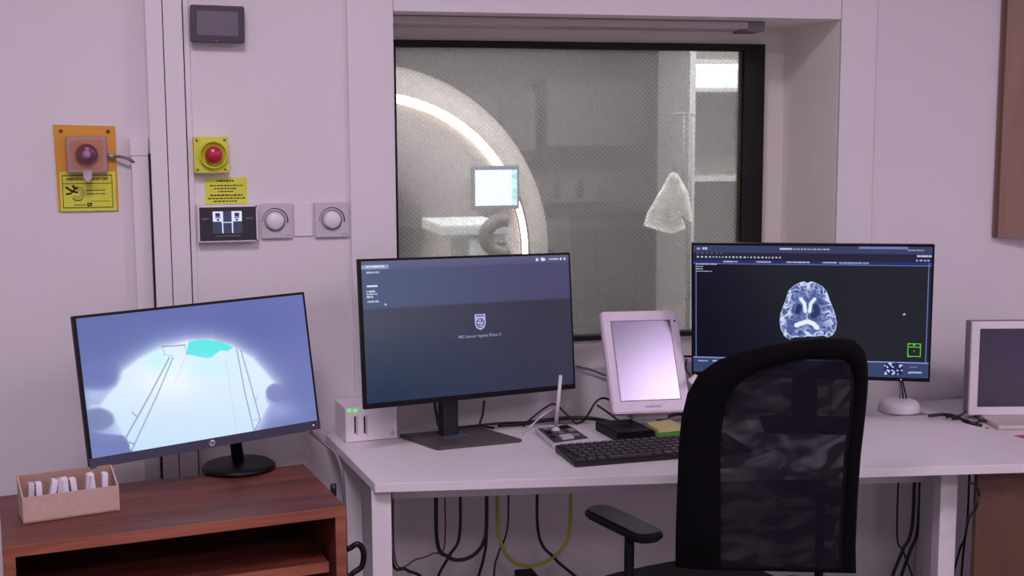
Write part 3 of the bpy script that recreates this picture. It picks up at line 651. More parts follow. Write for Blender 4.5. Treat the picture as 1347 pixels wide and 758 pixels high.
lsn = screen(lm, ML, sx0, sx1, sz0, sz1, 360, 200, f_left, -.0006)
b = MB(); b.cyl(ML @ Vector((.002, -.0026, -H/2+.0105)), ML @ Vector((.002, -.002, -H/2+.0105)), .0068); lg = b.build('maker_badge', mat('badge_grey', (190, 190, 205), .4), lm)
MB().text('hp', .011, ML @ Matrix.Translation((.002, -.0030, -H/2+.0112)), bold=.0003).build('badge_letters', BLK, lg)
b = MB(); b.cyl(ML @ Vector((W/2-.018, -.0026, -H/2+.011)), ML @ Vector((W/2-.018, -.002, -H/2+.011)), .002, n=10); b.build('power_led', emis('white_led', (220, 225, 255), 1), lm)
b = MB(); p0_ = ML @ Vector((.075, .045, -.09)); b.cyl((.115, -.262, ZU+.012), (p0_.x, p0_.y+.02, p0_.z), .014); b.cyl((p0_.x, p0_.y+.02, p0_.z), ML @ Vector((.06, .03, -.07)), .014); b.build('stand_column', BLK, lm)
stand(lm, (.115, -.262), None, rad=.085, z=ZU)
# --- centre monitor
MC = pose((.6964, -.19, 1.0191), (17.29, -6.7, 1.64)); W, H = .6041, .356
bc_ = onZ(605, 577, ZD)
cm = thing('computer_monitor', 'centre monitor showing a small shield emblem on a dark grey-blue screen', 'monitor', (bc_.x, bc_.y, ZD), R(17))
b = MB(); b.box(-W/2, W/2, 0, .014, -H/2, H/2, M=MC, bev=.0015); b.box(-W/2+.09, W/2-.09, .014, .034, -H/2+.05, H/2-.06, M=MC, bev=.008); b.build('housing', BLK, cm)
QC = [(148, 62), (852, 42), (872, 492), (166, 562)]
def f_cen(u, v):
    X, Y = quadmap(u, v, QC)
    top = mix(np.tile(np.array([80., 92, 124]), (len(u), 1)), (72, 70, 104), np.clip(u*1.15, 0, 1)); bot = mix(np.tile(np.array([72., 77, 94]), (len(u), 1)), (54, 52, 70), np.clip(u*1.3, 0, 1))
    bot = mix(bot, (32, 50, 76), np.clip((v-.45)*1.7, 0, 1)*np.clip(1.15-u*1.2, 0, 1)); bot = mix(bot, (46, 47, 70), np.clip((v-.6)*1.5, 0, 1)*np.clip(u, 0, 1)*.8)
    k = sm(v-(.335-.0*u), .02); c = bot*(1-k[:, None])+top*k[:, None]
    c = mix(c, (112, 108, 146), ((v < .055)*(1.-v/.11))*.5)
    c = mix(c, (160, 168, 200), ((u < .12)*(v > .028)*(v < .055)).astype(float)*.8)
    random.seed(3)
    for v0, u0, u1, a in ((.036, .02, .10, .9), (.078, .02, .07, .7), (.175, .02, .068, .95), (.212, .018, .052, .8), (.232, .018, .062, .8), (.252, .018, .04, .8), (.285, .02, .066, .75), (.030, .895, .945, .8)):
        x = u0
        while x < u1:
            d = random.uniform(.003, .010); c = mix(c, (224, 228, 244), ((u > x)*(u < x+d)*(np.abs(v-v0) < .006)).astype(float)*a); x += d+.0015
    for cx, cy, rr_ in ((.835, .030, .007), (.862, .028, .008), (.872, .03, .006), (.958, .03, .0055), (.978, .03, .0055), (.10, .31, .004)): c = mix(c, (226, 230, 248), sm(np.hypot(u-cx, (v-cy)*.57)-rr_, .004)*.95)
    return c
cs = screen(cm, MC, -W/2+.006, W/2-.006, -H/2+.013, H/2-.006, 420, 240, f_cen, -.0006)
WHE = emis('screen_white', (172, 178, 212), 1.0); NVE = emis('screen_navy', (38, 42, 96), 1.0)
EC = MC @ Matrix.Translation((.022, 0, .012))
sh_o = [(-.0165, .021), (.0165, .021), (.0165, -.006), (.012, -.0165), (0, -.022), (-.012, -.0165), (-.0165, -.006)]
MB().prism([(x*1.08, z*1.06) for x, z in sh_o], -.0009, -.0007, 'y', EC).build('emblem_outline', NVE, cs)
em = MB().prism([(x*.93, z*.93) for x, z in sh_o], -.0011, -.0009, 'y', EC).build('emblem_shield', WHE, cs)
b = MB(); b.text('PHILIPS', .0070, EC @ Matrix.Translation((0, -.0012, .0145)), ext=.0001, bold=.0002)
for rr_ in (.0108,): b.tube([EC @ Vector((rr_*math.cos(R(a)), -.0012, -.003+rr_*math.sin(R(a)))) for a in range(0, 361, 20)], .0011, 6, 1)
for zz in (.001, -.0065): b.tube([EC @ Vector((-.009+.0045*i, -.0012, zz+.0016*math.sin(i*2.2))) for i in range(5)], .0011, 6, 3)
for x_, z_ in ((-.003, -.010), (.004, .0045)):
    b.box(x_-.0026, x_+.0026, -.0013, -.0011, z_-.0006, z_+.0006, M=EC); b.box(x_-.0006, x_+.0006, -.0013, -.0011, z_-.0026, z_+.0026, M=EC)
b.build('emblem_marks', NVE, cs)
MB().text('MR Scanner Ingenia Elition X', .0106, MC @ Matrix.Translation((.021, -.0008, -.0225)), ext=.0001, bold=.0001).build('caption', emis('screen_caption', (140, 142, 172), 1), cs)
Mbs = Matrix.Translation((bc_.x, bc_.y, ZD)) @ Matrix.Rotation(R(17), 4, 'Z')
pc = [onZ(*q_, ZD+.008) for q_ in ((525, 571.5), (575, 589), (687, 578), (632, 562))]
MB().prism([(p.x, p.y) for p in pc], ZD+.0005, ZD+.009, 'z', None, .002).build('stand_base', mat('stand_dark_taupe', (76, 68, 72), .45), cm)
kb = onZ(591, 572, ZD+.009); b = MB(); Mk = Matrix.Translation((kb.x, kb.y, 0)) @ Matrix.Rotation(R(17), 4, 'Z')
b.box(-.021, .021, -.012, .022, ZD+.008, MC.translation.z-.02, M=Mk, bev=.004); b.build('stand_column', mat('stand_column_dark', (38, 34, 44), .4), cm)
b = MB(); b.box(-.03, .035, -.035, -.012, ZD+.009, ZD+.0105, M=Mk, bev=.0005); b.build('stand_sticker', mat('blue_sticker', (72, 84, 128), .4), cm)
# --- right monitor
MR = pose((1.543, -.33, 1.0421), (-27.39, 4.58, -.43)); W, H = .5967, .3516
rm = thing('computer_monitor', 'right monitor showing a blue-white brain slice, behind the mesh chair', 'monitor', (1.60, -.27, ZD), R(-27))
b = MB(); b.box(-W/2, W/2, 0, .014, -H/2, H/2, M=MR, bev=.0015); b.box(-W/2+.09, W/2-.09, .014, .034, -H/2+.06, H/2-.06, M=MR, bev=.008); b.build('housing', BLK, rm)
QR = [(26, 30), (1250, 36), (1236, 722), (14, 686)]
def vnoise(X, Y, s, seed):
    xi = X/s+seed*17.3; yi = Y/s+seed*9.1; x0 = np.floor(xi); y0 = np.floor(yi); fx_, fy_ = xi-x0, yi-y0; fx_ = fx_*fx_*(3-2*fx_); fy_ = fy_*fy_*(3-2*fy_)
    h = lambda a, b_: np.modf(np.abs(np.sin(a*127.1+b_*311.7)*43758.5453))[0]
    return (h(x0, y0)*(1-fx_)+h(x0+1, y0)*fx_)*(1-fy_)+(h(x0, y0+1)*(1-fx_)+h(x0+1, y0+1)*fx_)*fy_
def f_right(u, v):
    X, Y = quadmap(u, v, QR); n = len(u); one = lambda k: k.astype(float)
    c = mix(np.tile(np.array([5., 6, 24]), (n, 1)), (30, 33, 40), np.clip((u*1.0+(1-v)*.35-.12)*2.0, 0, 1))
    # title and tool rows
    c = mix(c, (56, 62, 98), one(v < .055)); c = mix(c, (34, 36, 54), one((v >= .055)*(v < .115))); c = mix(c, (34, 44, 118), one((v >= .115)*(v < .140)))
    c = mix(c, (160, 172, 224), one(np.abs(v-.143) < .003)*.6)
    c = mix(c, (110, 122, 180), one((u > .70)*(u < .90)*(v < .02)))
    random.seed(11)
    def dash(v0, u0, u1, h, a, lo=.004, hi=.012, gap=.002, col=(222, 228, 252)):
        nonlocal c; x = u0
        while x < u1: d = random.uniform(lo, hi); c = mix(c, col, one((u > x)*(u < x+d)*(np.abs(v-v0) < h*.72))*a*.88); x += d+gap
    dash(.024, .37, .42, .010, .95); dash(.024, .425, .58, .008, .7, gap=.004); dash(.026, .90, .96, .006, .7); dash(.026, .015, .022, .011, .9); dash(.024, .04, .05, .012, .9)
    dash(.062, .015, .13, .004, .5, gap=.012); dash(.09, .015, .37, .009, .9, .004, .010, .008); dash(.126, .13, .19, .008, .85); dash(.126, .27, .33, .008, .8); dash(.126, .40, .49, .008, .8); dash(.126, .55, .6, .008, .8); dash(.126, .62, .74, .010, .6, .01, .03)
    dash(.07, .937, .985, .010, .9, .01, .02, .001); dash(.102, .935, .985, .007, .8, gap=.006)
    for k_ in (.147, .165, .183, .202): dash(k_, .010, .010+(.09 if k_ in (.147,) else .03 if k_ < .19 else .065), .0055, .85)
    # blue view border
    c = mix(c, (120, 130, 222), one(np.abs(u-.012) < .0018)*one(v > .14)*.9); c = mix(c, (120, 130, 222), one(np.abs(u-.988) < .002)*one((v > .12)*(v < .88))*.9)
    c = mix(c, (54, 66, 104), one(v > .885)); c = mix(c, (150, 160, 235), one(np.abs(v-.882) < .004)*.9)
    dash(.91, .02, .06, .006, .8); dash(.91, .085, .11, .009, .9); dash(.925, .115, .125, .012, .95); dash(.965, .115, .125, .012, .95)
    c = mix(c, (226, 232, 255), sm(line_d(X, Y, [(176, 632), (204, 632), (182, 656)])-4, 5))
    # thumbnails
    tn = (X > 1016)*(X < 1108)*(Y > 640)*(Y < 702); c = mix(c, (28, 34, 84), one(tn)); c = mix(c, (214, 222, 255), one(tn)*(vnoise(X, Y, 9, 5) > .62)*.9); c = mix(c, (40, 44, 80), one((np.abs(X-1074) < 4)*(Y > 636)))
    c = mix(c, (190, 196, 235), one((X > 1134)*(X < 1205)*(np.abs(Y-691) < 5))*.75); dash(.915, .925, .955, .005, .6)
    # green orientation box
    gx_, gy_ = np.abs(X-1165), np.abs(Y-572); bxm = (np.maximum(gx_/32, gy_/34) < 1.05)*(np.maximum(gx_/29, gy_/31) > 1); c = mix(c, (96, 200, 70), one(bxm)); c = mix(c, (96, 200, 70), one((gx_ < 30)*(np.abs(Y-556) < 1.8))); c = mix(c, (96, 200, 70), one((gx_ < 5)*(np.abs(Y-545) < 5))); c = mix(c, (220, 120, 60), sm(np.hypot(gx_, (Y-578)*.6)-3, 3))
    c = mix(c, (215, 220, 240), sm(np.hypot((X-1113)+(Y-384)*.6, (Y-384)*1.2)-6, 4))
    # brain slice
    ol = [(622, 222), (640, 214), (668, 222), (700, 240), (722, 268), (736, 310), (752, 350), (766, 390), (773, 430), (768, 465), (750, 495), (728, 505), (700, 496), (660, 502), (622, 500), (590, 506), (560, 504), (524, 519), (500, 500), (482, 462), (476, 420), (480, 385), (492, 350), (508, 310), (524, 262), (548, 238), (580, 220), (605, 214)]
    ins = inpoly(X, Y, ol); d = line_d(X, Y, ol+[ol[0]])
    m = X > 622; Xm = np.where(m, X, 1244-X)
    wx = X+14*(vnoise(X, Y, 24, 1)-.5)*2; wy = Y+14*(vnoise(X, Y, 24, 2)-.5)*2
    rid = 1-np.abs(vnoise(wx, wy, 21, 3)*2-1); rid2 = 1-np.abs(vnoise(wx, wy, 12, 7)*2-1)
    br = mix(np.tile(np.array([58., 72, 122]), (n, 1)), (98, 116, 176), vnoise(X, Y, 10, 4))
    edge = np.exp(-d/26)
    br = mix(br, (208, 220, 255), np.clip((rid-.66)*6, 0, 1)*np.clip(edge*1.9+.05, 0, 1)*.95)
    br = mix(br, (190, 206, 255), np.clip((rid2-.80)*7, 0, 1)*np.clip(edge*1.2, 0, 1)*.8)
    br = mix(br, (30, 34, 80), np.clip((.24-rid2)*5, 0, 1)*edge*.8)
    lat = np.exp(-(((np.abs(X-622)-105)/26)**2+((Y-385)/52)**2)); br = mix(br, (222, 232, 255), np.clip((rid-.45)*3, 0, 1)*lat*.9)
    br = mix(br, (216, 226, 255), np.exp(-d/4.5)*.8*(Y < 500)); br = mix(br, (215, 225, 255), np.exp(-(np.abs(X-622-4*np.sin(Y/9))/4))*((Y < 300)+(Y > 455)).clip(0, 1)*.7)
    for pts, rr_, col, a in (([(578, 345), (570, 372)], 13, (36, 44, 82), .85), ([(664, 345), (674, 375), (650, 392)], 15, (40, 48, 84), .85), ([(598, 398), (606, 402)], 16, (104, 120, 178), .7), ([(588, 306), (606, 330), (610, 368)], 10, (226, 234, 255), 1), ([(658, 306), (638, 330), (632, 370)], 9, (226, 234, 255), 1), ([(564, 442), (590, 432), (622, 422), (652, 434), (670, 454)], 12, (232, 238, 255), 1), ([(618, 382), (620, 415)], 3, (200, 212, 250), .9)):
        br = mix(br, col, sm(line_d(X, Y, pts)-rr_, 5)*a)
    br = mix(br, (30, 34, 70), sm(np.hypot(X-624, Y-468)-7, 5)*.8)
    k = sm(np.where(ins, -d, d), 3); c = c*(1-k[:, None])+br*k[:, None]
    return c
screen(rm, MR, -W/2+.005, W/2-.005, -H/2+.010, H/2-.006, 620, 350, f_right, -.0006)
b = MB(); p0_ = MR @ Vector((0, .04, -.03)); b.box(p0_.x-.03, p0_.x+.03, p0_.y+.0, p0_.y+.03, ZD+.01, p0_.z, bev=.004); b.build('stand_column', BLK, rm)
stand(rm, (p0_.x+.01, p0_.y+.01), None, plate=(.24, .17), rz=R(-20))
b = MB(); b.cyl(MR @ Vector((W/2-.07, -.0012, -H/2+.005)), MR @ Vector((W/2-.07, 0, -H/2+.005)), .0015, n=8); b.build('power_led', emis('white_led', (220, 225, 255), 1), rm)
# --- white tablet display
MT = pose((1.1648, -.1635, .9052), (1.5, -24.8, 1.3)); W, H = .2141, .2739
tb = onZ(845, 566, ZD)
tbm = thing('tablet_display', 'white-framed upright tablet on a black base between the centre and right monitors', 'tablet', (tb.x, tb.y, ZD))
MB().rrect(-W/2, W/2, -H/2, H/2, .008, 0, .022, MT, .003).build('housing', mat('tablet_white', (214, 204, 220), .4), tbm)
MB().rrect(-W/2+.002, W/2-.002, -H/2+.002, H/2-.002, .007, .018, .028, MT, .002).build('back_shell', DGR, tbm)
MB().box(-W/2+.0245, W/2-.0255, -.0009, 0.0, -H/2+.033, H/2-.028, M=MT, bev=.0003).build('screen', glossy_screen('tablet_screen_satin', (116, 112, 130), .24, .8, metal=.7), tbm)
MB().box(-W/2+.023, W/2-.024, -.0005, 0.0002, -H/2+.0315, H/2-.0265, M=MT).build('screen_rim', DGR, tbm)
b = MB()
for j in range(5): b.box(-.018+j*.009, -.011+j*.009, -.0005, 0, -H/2+.013, -H/2+.018, M=MT)
b.build('front_print', mat('print_lilac', (168, 158, 178), .5), tbm)
MB().cyl(MT @ Vector((W/2-.011, -.001, H/2-.03)), MT @ Vector((W/2-.011, .001, H/2-.03)), .0028, n=12).build('camera_lens', DGR, tbm)
pz = MT @ Vector((.0, .012, -H/2)); b = MB(); b.prism([(pz.x-.05, pz.y+.006), (pz.x+.05, pz.y+.006), (pz.x+.045, pz.y+.06), (pz.x-.045, pz.y+.06)], ZD+.0255, pz.z+.012, 'z', None, .003); b.build('foot', GREY, tbm)
# black base box
q4 = [onZ(*q_, ZD+.022) for q_ in ((783, 555.5), (812, 571), (862, 568), (895, 553))]
q4[3] = q4[2]+(q4[0]-q4[1]); b = MB(); b.prism([(p.x, p.y) for p in q4], ZD+.0005, ZD+.025, 'z', None, .002); b.build('base_box', BLK, tbm)
# yellow notepad over green case
g4 = [onZ(*q_, ZD+.012) for q_ in ((846, 560), (860, 574), (903, 571), (880, 557))]
gp = thing('green_card_case', 'green plastic case with pale yellow notes on top, beside the tablet base', 'case', (onZ(878, 568, ZD).x, onZ(878, 568, ZD).y, ZD))
G = [onZ(*q_, ZD+.010) for q_ in ((856, 565), (864, 575.5), (906, 571), (896, 561))]
MB().prism([(p.x, p.y) for p in G], ZD+.0005, ZD+.012, 'z', None, .002).build('case_body', GRN, gp)
G2 = [onZ(*q_, ZD+.022) for q_ in ((850, 556), (866, 565.5), (899, 562), (882, 551.5))]
solo(MB().prism([(p.x, p.y) for p in G2], ZD+.0125, ZD+.022, 'z', None, .001), 'note_pad', PAPY, tuple(onZ(880, 566, ZD+.0125)), 'pale yellow note pad lying on the green case beside the tablet', 'note pad')
# --- far right white monitor
m0 = onY(1279, 423.5, -.27); m1 = onY(1284, 546, -.27); Hh = m0.z-m1.z
Mm = Matrix.Translation((m0.x, -.27, m1.z)) @ Matrix.Rotation(R(-14), 4, 'Z')
wm = thing('white_display', 'small white-framed display cut off by the right edge', 'monitor', tuple(Mm @ Vector((.17, .04, .715-m1.z))))
Wm = .33
MB().box(0, Wm, 0, .012, 0, Hh, M=Mm, bev=.003).build('front_frame', WPL, wm)
MB().box(.001, Wm-.001, .012, .052, .002, Hh-.002, M=Mm, bev=.004).build('rear_shell', GREY, wm)
MB().box(.0225, Wm-.022, -.0012, 0, .024, Hh-.019, M=Mm, bev=.0004).build('screen', glossy_screen('dark_plum_screen', (66, 60, 82), .22, .6), wm)
b = MB(); b.box(.035, .30, -.12, .10, .0, .012, M=Matrix.Translation((m0.x, -.27, .7155)) @ Matrix.Rotation(R(-14), 4, 'Z'), bev=.004); b.build('base', mat('base_warm_grey', (196, 188, 186), .5), wm)
b = MB(); b.box(.09, .25, .014, .05, -(m1.z-.729), .01, M=Mm, bev=.004); b.build('neck', DGR, wm)
rp = onZ(1342, 573.5, .722); solo(MB().cyl((rp.x-.02, rp.y, .7195), (rp.x+.10, rp.y-.01, .7195), .0045, n=10), 'crimson_pen', PINK, (rp.x, rp.y, .715), 'crimson pen lying at the edge of the side desk under the white display', 'pen')
# --- white dome with three leads
dc = onZ(1182, 541, ZD); dc.z = ZD
dm = thing('white_dome_base', 'round white domed base with thin leads rising from it, behind the chair at right', 'dome base', tuple(dc))
rd = (onZ(1209, 541, ZD)-onZ(1155, 541, ZD)).length/2
MB().lathe([(rd, .0005), (rd, .006), (rd*.98, .020), (rd*.86, .029), (rd*.6, .0335), (0, .035)], 48, Matrix.Translation(dc)).build('dome', WPL, dm)
MB().lathe([(rd*1.01, .0004), (rd*1.01, .003), (rd*.99, .003)], 48, Matrix.Translation(dc)).build('rim', GREY, dm)
for i, (xa, xb) in enumerate(((1183.5, 1185), (1188, 1186), (1193, 1187))):
    a = onY(xa, 526, dc.y); b2 = onY(xb, 500, dc.y); MB().tube([a, (a+b2)/2, b2+Vector((0, .02, .04))], .0022).build('lead', CABM if i != 0 else GREYC, dm)
# --- white box with two slots
wb0 = onZ(455, 583.5, ZD); wb1 = onZ(523, 577, ZD); zt = onY(455, 537, wb0.y).z
dirx = (wb1-wb0); dirx.z = 0; LB = dirx.length; ab = math.atan2(dirx.y, dirx.x)
dep = .11; Mwb = Matrix.Translation((wb0.x, wb0.y, ZD)) @ Matrix.Rotation(ab, 4, 'Z'); hb = zt-ZD
bxn = thing('white_interface_box', 'white box with two vertical slots and two green lights beside the centre monitor', 'electronic box', tuple(Mwb @ Vector((LB/2, dep/2, 0))), ab)
MB().box(0, LB, 0, dep, .0008, hb, M=Mwb, bev=.004).build('casing', WPL, bxn)
def fpx(x, y): p = Mwb.inverted() @ onP(x, y, wb0, (Mwb.to_3x3() @ Vector((0, -1, 0)))); return p.x, p.z
for x in (467.0, 479.5):
    a = fpx(x-1.3, 548); c_ = fpx(x+1.3, 570); MB().box(a[0], c_[0], -.0012, 0, c_[1], a[1], M=Mwb, bev=.0004).build('slot', DARKGAP, bxn)
    a = fpx(x+1.5, 546); c_ = fpx(x+4, 572); MB().rrect(a[0], c_[0], c_[1], a[1], .001, -.003, 0, Mwb, .0005).build('lever', LPL, bxn)
for x in (459.5, 467.5):
    a = fpx(x, 540.5); MB().ball((0, 0, 0), .0042, (1.25, .5, .8), Mwb @ Matrix.Translation((a[0], -.001, a[1]))).build('status_light', LEDG, bxn)
b = MB()
for x, y0_, y1_ in ((514, 567, 573), (516.5, 565, 573), (518, 568, 573)): a = fpx(x-.4, y0_); c_ = fpx(x+.4, y1_); b.box(a[0], c_[0], -.0006, .0003, c_[1], a[1], M=Mwb)
b.build('print', GREY, bxn)
# --- talk-back microphone pad
mp = [onZ(*q_, ZD+.012) for q_ in ((703, 563.5), (727.5, 584.5), (778, 577.5), (752, 560))]
ctr = sum(mp, Vector())/4
mk = thing('intercom_microphone', 'silver-edged intercom keypad with an upright white stem microphone', 'microphone', (ctr.x, ctr.y, ZD))
MB().prism([(p.x, p.y) for p in mp], ZD+.0005, ZD+.012, 'z', None, .002).build('case', LPL, mk)
inn = [ctr+(p-ctr)*.88 for p in mp]; MB().prism([(p.x, p.y) for p in inn], ZD+.012, ZD+.0135, 'z').build('keypad', DGR, mk)
ex = (mp[2]-mp[1]); ey = (mp[0]-mp[1])
def pad(u, v, du, dv, m, nm, h=.003):
    o = mp[1]+ex*u+ey*v; a = [o, o+ex*du, o+ex*du+ey*dv, o+ey*dv]; MB().prism([(p.x, p.y) for p in a], ZD+.0135, ZD+.0135+h, 'z', None, .0008).build(nm, m, mk)
pad(.30, .10, .30, .20, LPL, 'talk_key', .006); pad(.10, .30, .12, .12, BLK, 'key'); pad(.12, .55, .14, .14, BLK, 'key'); pad(.40, .45, .12, .12, GREY, 'key'); pad(.62, .22, .2, .12, GREY, 'key'); pad(.68, .5, .18, .14, GREY, 'key'); pad(.6, .74, .22, .14, BLK, 'key'); pad(.14, .78, .2, .1, GREY, 'key')
m_b = onZ(731, 566, ZD+.013); m_t = onY(737.5, 494, m_b.y-.01)
b = MB(); b.lathe([(.012, 0), (.011, .003), (.006, .006), (.005, .010)], 20, Matrix.Translation((m_b.x, m_b.y, ZD+.013))); b.build('socket', LPL, mk)
MB().cyl((m_b.x, m_b.y, ZD+.018), m_t, .0052, .0046, 16).build('stem', mat('stem_lilac_white', (214, 204, 216), .4), mk)
# --- keyboard
kd = [onZ(730, 587, ZD+.015), onZ(925, 572, ZD+.015)]; kx = (kd[1]-kd[0]); kx.z = 0; kl = .45; ka = math.atan2(kx.y, kx.x)
Mkb = Matrix.Translation((kd[0].x, kd[0].y, ZD)) @ Matrix.Rotation(ka, 4, 'Z')
ky = thing('keyboard', 'black computer keyboard in front of the tablet, partly behind the chair', 'keyboard', tuple(Mkb @ Vector((kl/2, -.07, 0))), ka)
MB().prism([(0, .0005), (0, .018), (-.15, .010), (-.15, .0005)], 0, kl, 'x', Mkb, .002).build('case', mat('keyboard_black', (34, 31, 36), .4), ky)
KEYM = mat('key_dark', (58, 54, 58), .4)
nk = 0
for r_ in range(6):
    y_ = -.012-r_*.0225; zt_ = .018-(-y_/.15)*.008; x_ = .008+(.004*r_ if 0 < r_ < 5 else 0)
    row = [.0165]*(19) if r_ < 5 else [.022, .022, .022, .11, .022, .022, .022, .0165, .0165, .0165, .034, .0165]
    for wk in row:
        if x_+wk > kl-.008: break
        MB().box(x_, x_+wk, y_-.0165, y_, zt_-.001, zt_+.005, M=Mkb, bev=.001, seg=1).build('key', KEYM, ky); nk += 1
        x_ += wk+.0045
# --- cardboard tray box on the wooden unit
cb = onZ(31, 690, ZU+.0005); Mc = Matrix.Translation((cb.x, cb.y, ZU)) @ Matrix.Rotation(R(14), 4, 'Z')
cw_, cdp, ch = .19, .07, onP(31, 655.5, cb, (0, -1, 0)).z-ZU; chb = onP(40, 625, cb+Vector((0, .07, 0)), (0, -1, 0)).z-ZU
cbx = thing('cardboard_dispenser_box', 'brown cardboard box with low front on the wooden unit, at the far left', 'box', tuple(Mc @ Vector((cw_/2, cdp/2, 0))), R(14))
b = MB(); b.box(0, cw_, 0, .003, .0008, ch, M=Mc); b.box(0, cw_, 0, cdp, .0008, .004, M=Mc)
b.prism([(.003, .001), (cdp, .001), (cdp, chb), (.003, ch)], 0, .003, 'x', Mc); b.prism([(.003, .001), (cdp, .001), (cdp, chb), (.003, ch)], cw_-.003, cw_, 'x', Mc); b.build('tray', CARDL, cbx)
MB().box(0, cw_, cdp-.003, cdp, .001, chb, M=Mc).build('back_flap', CARD, cbx)
for i in range(9):
    x_ = .012+i*.0185; h_ = .004+random.uniform(-.003, .003); Ms = Mc @ Matrix.Translation((x_, .028, .0045)) @ Matrix.Rotation(R(random.uniform(-6, 12)), 4, 'Y')
    solo(MB().box(0, .012, 0, .022, 0.0005, ch+.012+h_, M=Ms, bev=.002), 'white_sachet', PAPW if i % 3 else LPL, tuple(Ms.translation), 'slim white packet standing upright in the cardboard box at the far left', 'packet', 'packets in the cardboard box')
# ============================================================ CHAIR
fa = R(14)                                    # facing left of straight ahead
face = Vector((-math.sin(fa), math.cos(fa), 0)); side = Vector((math.cos(fa), math.sin(fa), 0))
BP = onY(1035, 600, -.94); BP.z = 0; nrm = -face
def cp(x, y): p = onP(x, y, BP, nrm); d = p-BP; return Vector((d.dot(side), 0, p.z))
out = [(917, 760), (918, 700), (920, 640), (921, 600), (924, 560), (930, 525), (941, 498), (960, 478), (985, 465), (1015, 455), (1045, 449), (1080, 446), (1112, 446), (1136, 450), (1152, 461), (1161, 480), (1163, 503), (1160, 530), (1154, 565), (1147, 603), (1141, 660), (1138, 720), (1140, 760)]
inn = [(962, 752), (962, 700), (962, 640), (962, 600), (964, 565), (968, 535), (976, 515), (988, 500), (1006, 487), (1026, 480), (1048, 475), (1075, 472), (1100, 472), (1116, 475), (1127, 482), (1133, 495), (1136, 512), (1134, 535), (1129, 568), (1123, 603), (1118, 660), (1114, 720), (1113, 752)]
O = [cp(*p) for p in out]; I = [cp(*p) for p in inn]
cxm = sum(p.x for p in O)/len(O)
def bend(p, dy=0): # backrest hollow towards the sitter, local y points the way the chair faces
    return BP+side*p.x+face*(((p.x-cxm)**2)*1.1+dy)+Vector((0, 0, p.z))
sc = BP+face*.27+side*(-.01)
ch_ = thing('office_chair', 'black office chair with a see-through mesh back, pushed up to the desk', 'chair', (sc.x, sc.y, 0), fa)
t = bmesh.new(); n = len(O)
def ringf(t, A_, B_, flip=False):
    for i in range(len(A_)): t.faces.new((A_[i], A_[(i+1) % n], B_[(i+1) % n], B_[i])).smooth = True
def mid(f): return [O[i]*(1-f)+I[i]*f for i in range(n)]
prof = [(0, .0), (0.12, -.014), (.5, -.020), (.88, -.014), (1, 0), (.88, .010), (.5, .014), (.12, .010)]
rings = [[t.verts.new(bend(p, dy)) for p in mid(f)] for f, dy in prof]
for A_, B_ in zip(rings, rings[1:]+rings[:1]): ringf(t, A_, B_)
bmesh.ops.recalc_face_normals(t, faces=t.faces[:]); b = MB(); b.add(t); CFM = mat('chair_frame_black', (5, 4, 8), .95); CFM.node_tree.nodes['Principled BSDF'].inputs['Specular IOR Level'].default_value = .12; b.build('back_frame', mat('chair_frame_black', (5, 4, 8), .95), ch_)
def meshmat():
    m = bpy.data.materials.new('black_see_through_mesh'); m.use_nodes = True; nt = m.node_tree; nt.nodes.clear()
    o = nt.nodes.new('ShaderNodeOutputMaterial'); t = nt.nodes.new('ShaderNodeBsdfTransparent'); d = nt.nodes.new('ShaderNodeBsdfDiffuse'); mx = nt.nodes.new('ShaderNodeMixShader'); d.inputs[0].default_value = (.012, .010, .016, 1)
    tc = nt.nodes.new('ShaderNodeTexCoord'); nz = nt.nodes.new('ShaderNodeTexNoise'); nz.inputs['Scale'].default_value = 9; nz.inputs['Detail'].default_value = 1; nz.inputs['Distortion'].default_value = 1.2
    mp_ = nt.nodes.new('ShaderNodeMapping'); mp_.inputs['Scale'].default_value = (1, 1, 2.6); r = nt.nodes.new('ShaderNodeValToRGB'); r.color_ramp.elements[0].position = .42; r.color_ramp.elements[0].color = (.985, .985, .985, 1); r.color_ramp.elements[1].position = .70; r.color_ramp.elements[1].color = (.86, .86, .86, 1)
    nt.links.new(tc.outputs['Object'], mp_.inputs[0]); nt.links.new(mp_.outputs[0], nz.inputs['Vector']); nt.links.new(nz.outputs[0], r.inputs[0]); nt.links.new(r.outputs[0], mx.inputs[0])
    nt.links.new(t.outputs[0], mx.inputs[1]); nt.links.new(d.outputs[0], mx.inputs[2]); nt.links.new(mx.outputs[0], o.inputs[0]); return m
t = bmesh.new(); cI = sum(I, Vector())/n
rings = [[t.verts.new(bend(cI+(p-cI)*s, -.004)) for p in mid(.85)] if s == 1 else [t.verts.new(bend(cI+(p-cI)*s, -.004)) for p in I] for s in (1, .8, .6, .4, .2)]
for A_, B_ in zip(rings, rings[1:]): ringf(t, A_, B_)
cv = t.verts.new(bend(cI, -.004))
for i in range(n): t.faces.new((rings[-1][i], rings[-1][(i+1) % n], cv)).smooth = True
b = MB(); b.add(t); b.build('mesh_back', meshmat(), ch_)
Mch = Matrix.Translation((sc.x, sc.y, 0)) @ Matrix.Rotation(fa, 4, 'Z')
pts = []
for i in range(40):
    a = 2*math.pi*i/40; r_ = lambda c: math.copysign(abs(c)**.62, c); pts.append((.245*r_(math.cos(a)), .235*r_(math.sin(a))))
b = MB(); b.prism(pts, .395, .465, 'z', Mch, .018); b.build('seat', FAB, ch_)
b = MB(); b.tube([Mch @ Vector((0, -.1, .38)), Mch @ Vector((0, -.24, .375)), Mch @ Vector((0, -.315, .46)), Mch @ Vector((0, -.30, .60))], .022); b.build('back_spine', BLK, ch_)
